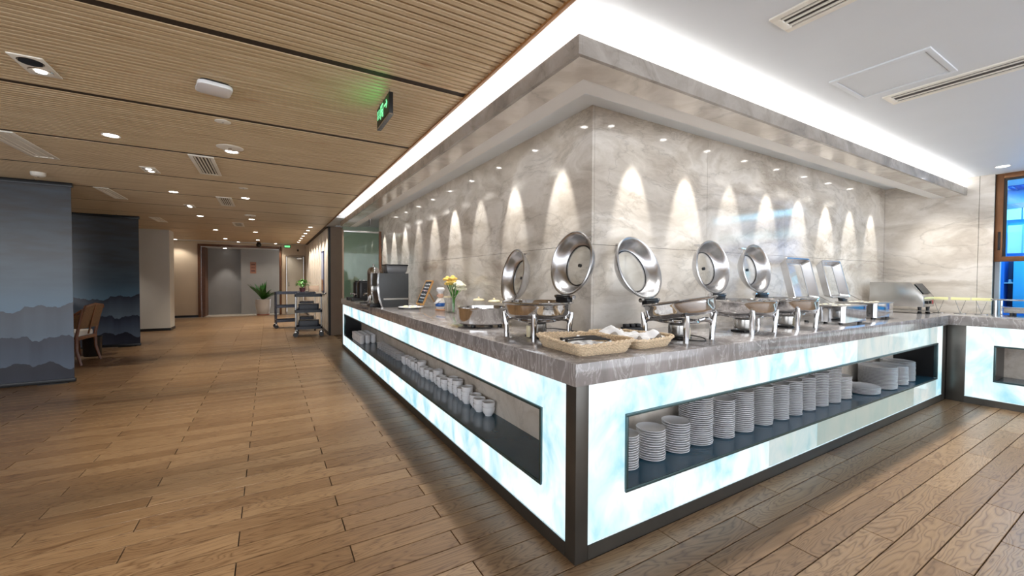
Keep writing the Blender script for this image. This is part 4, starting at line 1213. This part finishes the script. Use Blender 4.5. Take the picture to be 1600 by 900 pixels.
# ================================================================== FAR LEFT FURNITURE
def chair(label, loc, rotz):
    """front faces -Y; rattan armchair"""
    t = thing('rattan_armchair', label, 'chair', loc, rotz, 'rattan armchairs behind the screens')
    for s in (-1,1):
        MB().tube([(s*.27,.25,0),(s*.26,.20,.22),(s*.25,.20,.42),(s*.26,.27,.80)],[.017,.02,.02,.016],8).build('leg', m_legwood, t)
        MB().tube([(s*.26,-.27,0),(s*.255,-.24,.42),(s*.26,-.22,.62)],[.015,.019,.016],8).build('leg', m_legwood, t)
        MB().tube([(s*.26,-.24,.62),(s*.285,-.05,.65),(s*.28,.18,.72),(s*.24,.27,.80)],.016,8).build('arm', m_legwood, t)
        MB().add([(s*.262,-.21,.53),(s*.262,.20,.53),(s*.272,.25,.74),(s*.275,-.02,.645),(s*.264,-.22,.61),
                  (s*.250,-.21,.53),(s*.250,.20,.53),(s*.260,.25,.74),(s*.263,-.02,.645),(s*.252,-.22,.61)],[(0,1,2,3,4),(9,8,7,6,5),(0,5,6,1),(1,6,7,2),(2,7,8,3),(3,8,9,4),(4,9,5,0)]).build('side_weave', m_rattan, t, smooth=False)
    MB().add([(-.25,.215,.52),(.25,.215,.52),(.26,.29,.84),(.0,.30,.865),(-.26,.29,.84),(-.25,.23,.52),(.25,.23,.52),(.26,.305,.84),(.0,.315,.865),(-.26,.305,.84)],
             [(0,1,2,3,4),(9,8,7,6,5),(0,5,6,1),(1,6,7,2),(2,7,8,3),(3,8,9,4),(4,9,5,0)]).build('backrest', m_rattan, t, smooth=False)
    MB().tube([(-.26,.29,.80),(-.24,.295,.845),(0,.305,.87),(.24,.295,.845),(.26,.29,.80)],.016,8).build('top_rail', m_legwood, t)
    MB().bar((0,.225,.43),(0,.312,.86),.03,.012,up=(0,1,0)).build('back_splat', m_legwood, t, smooth=False)
    MB().prism(rrect(-.26,.26,-.25,.22,.03),.36,.405,'z').build('seat_frame', m_legwood, t, bevel=.005)
    MB().prism(rrect(-.245,.245,-.25,.19,.05),.405,.48,'z').build('cushion', m_cush, t, bevel=.018)
    return t
chair('rattan armchair with white cushion, its back to the aisle beside first screen', (-3.68,7.05,0), -97)
chair('rattan armchair mostly hidden, facing the aisle beyond the nearer chair', (-4.15,7.75,0), 60)
t = thing('waste_bin', 'black cylindrical bin on the floor behind the rattan chair', 'bin', (-3.60,7.70,0))
MB().lathe([(0,0),(.10,0),(.105,.01),(.115,.30),(.120,.31),(.113,.31),(.10,.02),(0,.015)],24).build('bin_body', m_black, t)
MB().tube([(.118*math.cos(2*PI*k/24),.118*math.sin(2*PI*k/24),.31) for k in range(24)],.006,6,True).build('rim', m_blackm, t)

def cart(label, loc, rotz, mat, bins, postmat):
    """utility trolley, long side along X (0.56), depth Y 0.42"""
    t = thing('service_trolley', label, 'trolley', loc, rotz, 'three-tier service trolleys')
    a, b = .27, .20
    for (sx, sy) in ((-1,-1),(1,-1),(1,1),(-1,1)):
        MB().cyl(.014,.11,.90,12,T(sx*(a-.02),sy*(b-.02),0)).build('post', postmat, t)
        wh = MB().box(sx*(a-.02)-.02,sx*(a-.02)+.02,sy*(b-.02)-.018,sy*(b-.02)+.018,.085,.115).build('caster_fork', m_satin, t, bevel=.003)
        MB().cyl(.048,-.013,.013,18,rot('X',90,(sx*(a-.02),sy*(b-.02),.048))).build('wheel', m_black, wh)
    for k, z in enumerate((.16,.52,.86)):
        out = rrect(-a,a,-b,b,.035); inn = rrect(-a+.014,a-.014,-b+.014,b-.014,.028)
        n = len(out); vs_ = [(p[0],p[1],z) for p in out]+[(p[0],p[1],z+.06) for p in out]+[(p[0],p[1],z+.06) for p in inn]+[(p[0],p[1],z+.014) for p in inn]
        fs = [tuple(range(n-1,-1,-1)), tuple(3*n+i for i in range(n))]
        for r in range(3): fs += [(r*n+i,r*n+(i+1)%n,(r+1)*n+(i+1)%n,(r+1)*n+i) for i in range(n)]
        MB().add(vs_, fs).build('tray', mat, t)
    MB().tube([(a-.02,-b+.02,.90),(a+.07,-b+.03,.93),(a+.08,0,.935),(a+.07,b-.03,.93),(a-.02,b-.02,.90)],.013,8).build('push_handle', m_black, t)
    if bins:
        for z in (.175,.535):
            MB().prism(rrect(-.20,.20,-.15,.15,.03),z,z+.17,'z').build('bin', m_ctray, t, bevel=.006)
    return t
cart('dark three-tier service trolley with bins, nearest the brown pilaster', (-.40,8.66,0), -6, m_ctray, True, m_satin)
cart('grey-blue three-tier service trolley standing farthest left of the trolleys', (-.76,10.55,0), 4, m_ctray2, False, m_ctray2)
cart('pale three-tier service trolley behind the dark one, along the corridor wall', (-.36,9.75,0), 84, m_ctray2, True, m_vent)
t = thing('potted_herb', 'small bright green potted plant standing on the pale trolley', 'plant', (-.46,9.66,.935))
MB().lathe([(0,0),(.055,0),(.07,.10),(.064,.10),(.05,.085),(0,.085)],20).build('pot', plain('plum_pot',(96,58,70),.4), t)
random.seed(11)
lf = MB()
for i in range(90):
    a = random.uniform(0,2*PI); r = random.uniform(0,.15); z = .10+random.uniform(0,.17)*(1-r*2.5)+.04
    M = T(r*math.cos(a),r*math.sin(a),z) @ Matrix.Rotation(a,4,'Z') @ Matrix.Rotation(random.uniform(-.6,.9),4,'Y')
    lf.add([(-.03,0,0),(0,.022,.006),(.045,0,-.004),(0,-.022,.006)],[(0,3,2,1)],M)
for i in range(12):
    a = i*.52; lf.tube([(0,0,.08),(.07*math.cos(a),.07*math.sin(a),.2)],.003,5)
tag(lf.build('foliage', m_lime, t), kind='stuff')
t = thing('tissue_box', 'pale peach carton on the pale trolley beside the green plant', 'box', (-.20,9.86,.935))
MB().box(-.11,.11,-.08,.08,0,.15).build('carton', plain('peach_card',(222,196,172),.6,var=.03), t, bevel=.003)
MB().box(-.11,.11,-.083,.083,.15,.156).build('lid_flap', plain('cream_card',(226,222,190),.6), t, smooth=False)
# big potted plant
t = thing('potted_palm', 'dark green long-leaved plant in pale tall pot before the grey panel', 'plant', (-1.33,15.0,.002))
MB().lathe([(0,.03),(.17,.03),(.185,.05),(.225,.30),(.23,.52),(.235,.54),(.215,.54),(.205,.50),(0,.49)],32).build('pot', m_potw, t)
MB().cyl(.19,0,.03,28).build('saucer', plain('terracotta',(150,92,72),.6), t)
MB().cyl(.205,.49,.505,24).build('soil', m_soil, t)
random.seed(5)
for i in range(34):
    a = i*2.399; el = .62+.86*((i*.618) % 1); L = random.uniform(.52,.72); w_ = random.uniform(.040,.058)
    d = Vector((math.cos(a),math.sin(a),0)); pts = []
    for k in range(6):
        s = k/5; out = L*math.cos(el)*s*(1+.2*s); up = L*math.sin(el)*s-.20*s*s*math.cos(el)*L
        pts.append(Vector((d.x*out, d.y*out*(.55 if d.y > 0 else 1), .5+up)))
    side = Vector((-d.y,d.x,0)); vs_ = []; fs = []
    for k, p in enumerate(pts):
        ww = w_*math.sin(PI*min(1,.22+.78*k/5*1.0))*(1 if k < 5 else .1)+.002
        vs_ += [p-side*ww+Vector((0,0,.012)), p, p+side*ww+Vector((0,0,.012))]
        if k:
            o = (k-1)*3; fs += [(o,o+1,o+4,o+3),(o+1,o+2,o+5,o+4)]
    MB().add(vs_, fs).build('leaf', m_green, t)
# notice on the grey panel, framed poster on the corridor wall
t = thing('wall_notice', 'small reddish-brown notice on the grey panel above the potted plant', 'notice', (-1.62,15.549,1.62))
MB().box(-.09,.09,-.006,0,-.20,.20).build('plate', plain('notice_brown',(150,104,84),.5,var=.1), t, smooth=False)
for k in range(3): MB().box(-.06,.06,-.008,-.006,.09-.11*k,.13-.11*k).build('text_line', plain('notice_dark'+str(k),[(96,58,50),(120,74,60),(90,60,60)][k],.6), t, smooth=False)
t = thing('framed_poster', 'tall narrow blue framed poster on the pale corridor wall', 'poster', (-.012,9.55,1.42))
MB().box(-.02,0,-.22,.22,-.50,.50).build('frame', plain('navy_frame',(44,54,92),.3), t, bevel=.003)
def postermat():
    tt = NT('poster_print'); x, y, z = tt.sep(tt.obj())
    c = tt.ramp(tt.math('ADD', tt.math('MULTIPLY', z, 1.05), .5), [(0,srgb(168,120,92)),(.28,srgb(176,126,98)),(.33,srgb(176,182,214)),(.7,srgb(206,212,234)),(1,srgb(186,196,226))])
    return tt.set(col=c, rough=.25)
MB().box(-.023,-.02,-.19,.19,-.46,.46).build('print', postermat(), t, smooth=False)
t = thing('dome_camera', 'black dome camera hanging from ceiling before the grey recess', 'camera', (-1.42,13.9,ZC))
MB().cyl(.05,-.05,0,16).build('mount', m_blackm, t); MB().ball(.075,(0,0,-.09),16,10).build('dome', m_black, t)
t = thing('wall_camera', 'small dark bullet camera high on the back wall over the door', 'camera', (-.25,14.99,2.28))
MB().tube([(0,0,0),(0,-.06,.0),(-.02,-.10,-.02)],.012,8).build('arm', m_satin, t); MB().cyl(.028,0,.12,14,rot('X',110,(-.02,-.09,-.02))).build('body', m_black, t)
t = thing('exit_light', 'tiny green exit light under the far end of wood ceiling', 'exit sign', (-.62,14.1,ZC-.14))
MB().box(-.10,.10,-.012,.012,0,.10).build('case', m_black, t, smooth=False); MB().box(-.08,.08,-.014,-.012,.02,.08).build('face', m_sign_green, t, smooth=False)
MB().tube([(0,0,.10),(0,0,.14)],.004,6).build('hanger', m_satin, t)
spot('recess_beam', (-2.42,15.5,2.24), 22, 60, .5, (1,.95,.88), .03)
o = MB().cyl(.045,-.002,.006,20).build('downlight', m_lamp); o.location = (-2.42,15.5,2.258); tag(o, 'round downlight inside the far grey recess', 'downlight')
for i, x_ in enumerate((-3.6,-2.0,-.95)):
    downlight('round downlight in the white strip before the back wall, %s from left' % NTH[i].replace('nearest','first'), (x_,14.65,ZC+.03), 'downlights before the back wall', power=P_DOWN*.6, size=120)

# ================================================================== KITCHEN BEHIND THE WINDOW
struct(MB().box(7.05,7.15,-5,.40,0,2.6).build('wall_kitchen', m_blue, smooth=False))
struct(MB().box(5.82,7.05,.30,.40,0,2.6).build('wall_kitchen_side', m_blue, smooth=False))
struct(MB().box(6.98,7.05,-5,.30,2.185,2.25).build('trim_6', plain('kitchen_beam',(110,140,156),.5,var=.03), smooth=False))
struct(MB().box(6.96,7.05,-.085,.02,.0,2.04).build('trim_7', plain('kitchen_pillar',(60,176,240),.5,var=.03), smooth=False))
t = thing('ceiling_grille', 'dark lattice air grille in the blue-lit kitchen ceiling', 'grille', (6.85,-.42,ZW))
for i in range(7): MB().box(-.18,.18,-.28+i*.09-.010,-.28+i*.09+.010,-.014,-.002).build('bar', m_bluedk, t, smooth=False)
for i in range(6): MB().box(-.18+i*.07-.008,-.18+i*.07+.008,-.3,.3,-.010,-.001).build('cross_bar', m_bluedk, t, smooth=False)
t = thing('window_blind', 'bright cyan slatted blind under the beam of the kitchen back wall', 'blind', (6.99,-.04,2.045))
m_cyan = emis('daylight_blind', (.06,.55,.66), .45)
for i in range(14): MB().box(0,.02,-.16-i*.17,-.003-i*.17,0,.14).build('slat', m_cyan, t, smooth=False)
t = thing('kitchen_window', 'small blue kitchen window with pale mullion and bright upper pane', 'window', (7.0,-.09,1.62))
MB().box(0,.03,-.135,-.12,0,.36).box(0,.03,-.65,-.62,0,.36).box(0,.03,-.62,-.135,.345,.36).build('frame', m_bluelt, t, bevel=.002)
MB().box(.01,.03,-.12,0,.265,.355).box(.01,.03,-.62,-.135,.265,.345).build('upper_pane', m_cyan, t, smooth=False)
MB().box(.01,.03,-.12,0,0,.265).box(.01,.03,-.62,-.135,0,.265).build('lower_pane', emis('dusk_pane',(.0,.10,.50),.4), t, smooth=False)
t = thing('kitchen_cabinet', 'dark blue open kitchen cabinet with a shelf, seen below the window sash', 'cabinet', (6.80,-.60,0))
MB().box(.22,.24,0,.51,.9,1.56).build('back_panel', plain('cabinet_dark',(28,66,110),.4), t, smooth=False)
MB().box(0,.22,0,.42,.9,1.56).build('door', m_blue, t, bevel=.003)
MB().box(0,.22,.495,.512,.9,1.56).build('side_panel', m_bluedk, t, smooth=False)
MB().box(.0,.22,.42,.495,1.235,1.245).build('shelf', m_bluelt, t, smooth=False)
MB().box(0,.24,0,.512,.0,.9).build('base_unit', m_bluedk, t, bevel=.003)
o = MB().lathe([(0,0),(.020,0),(.030,.035),(.032,.04),(.028,.037),(.018,.006),(0,.006)],20).build('steel_bowl', m_steel); o.location = (6.88,-.143,1.2455); tag(o, 'small steel bowl on the dark blue kitchen cabinet shelf', 'bowl')
def area(name, loc, sx, sy, e, col, aim=(0,0,-1)):
    l = bpy.data.lights.new(name,'AREA'); l.energy = e; l.color = col; l.shape = 'RECTANGLE'; l.size = sx; l.size_y = sy
    o = bpy.data.objects.new(name, l); C.objects.link(o); o.location = loc; o.rotation_euler = Vector(aim).to_track_quat('-Z','Y').to_euler(); return o
area('kitchen_ceiling_light', (6.35,-1.2,2.42), .9, 2.6, 22, (.42,.86,1.0))
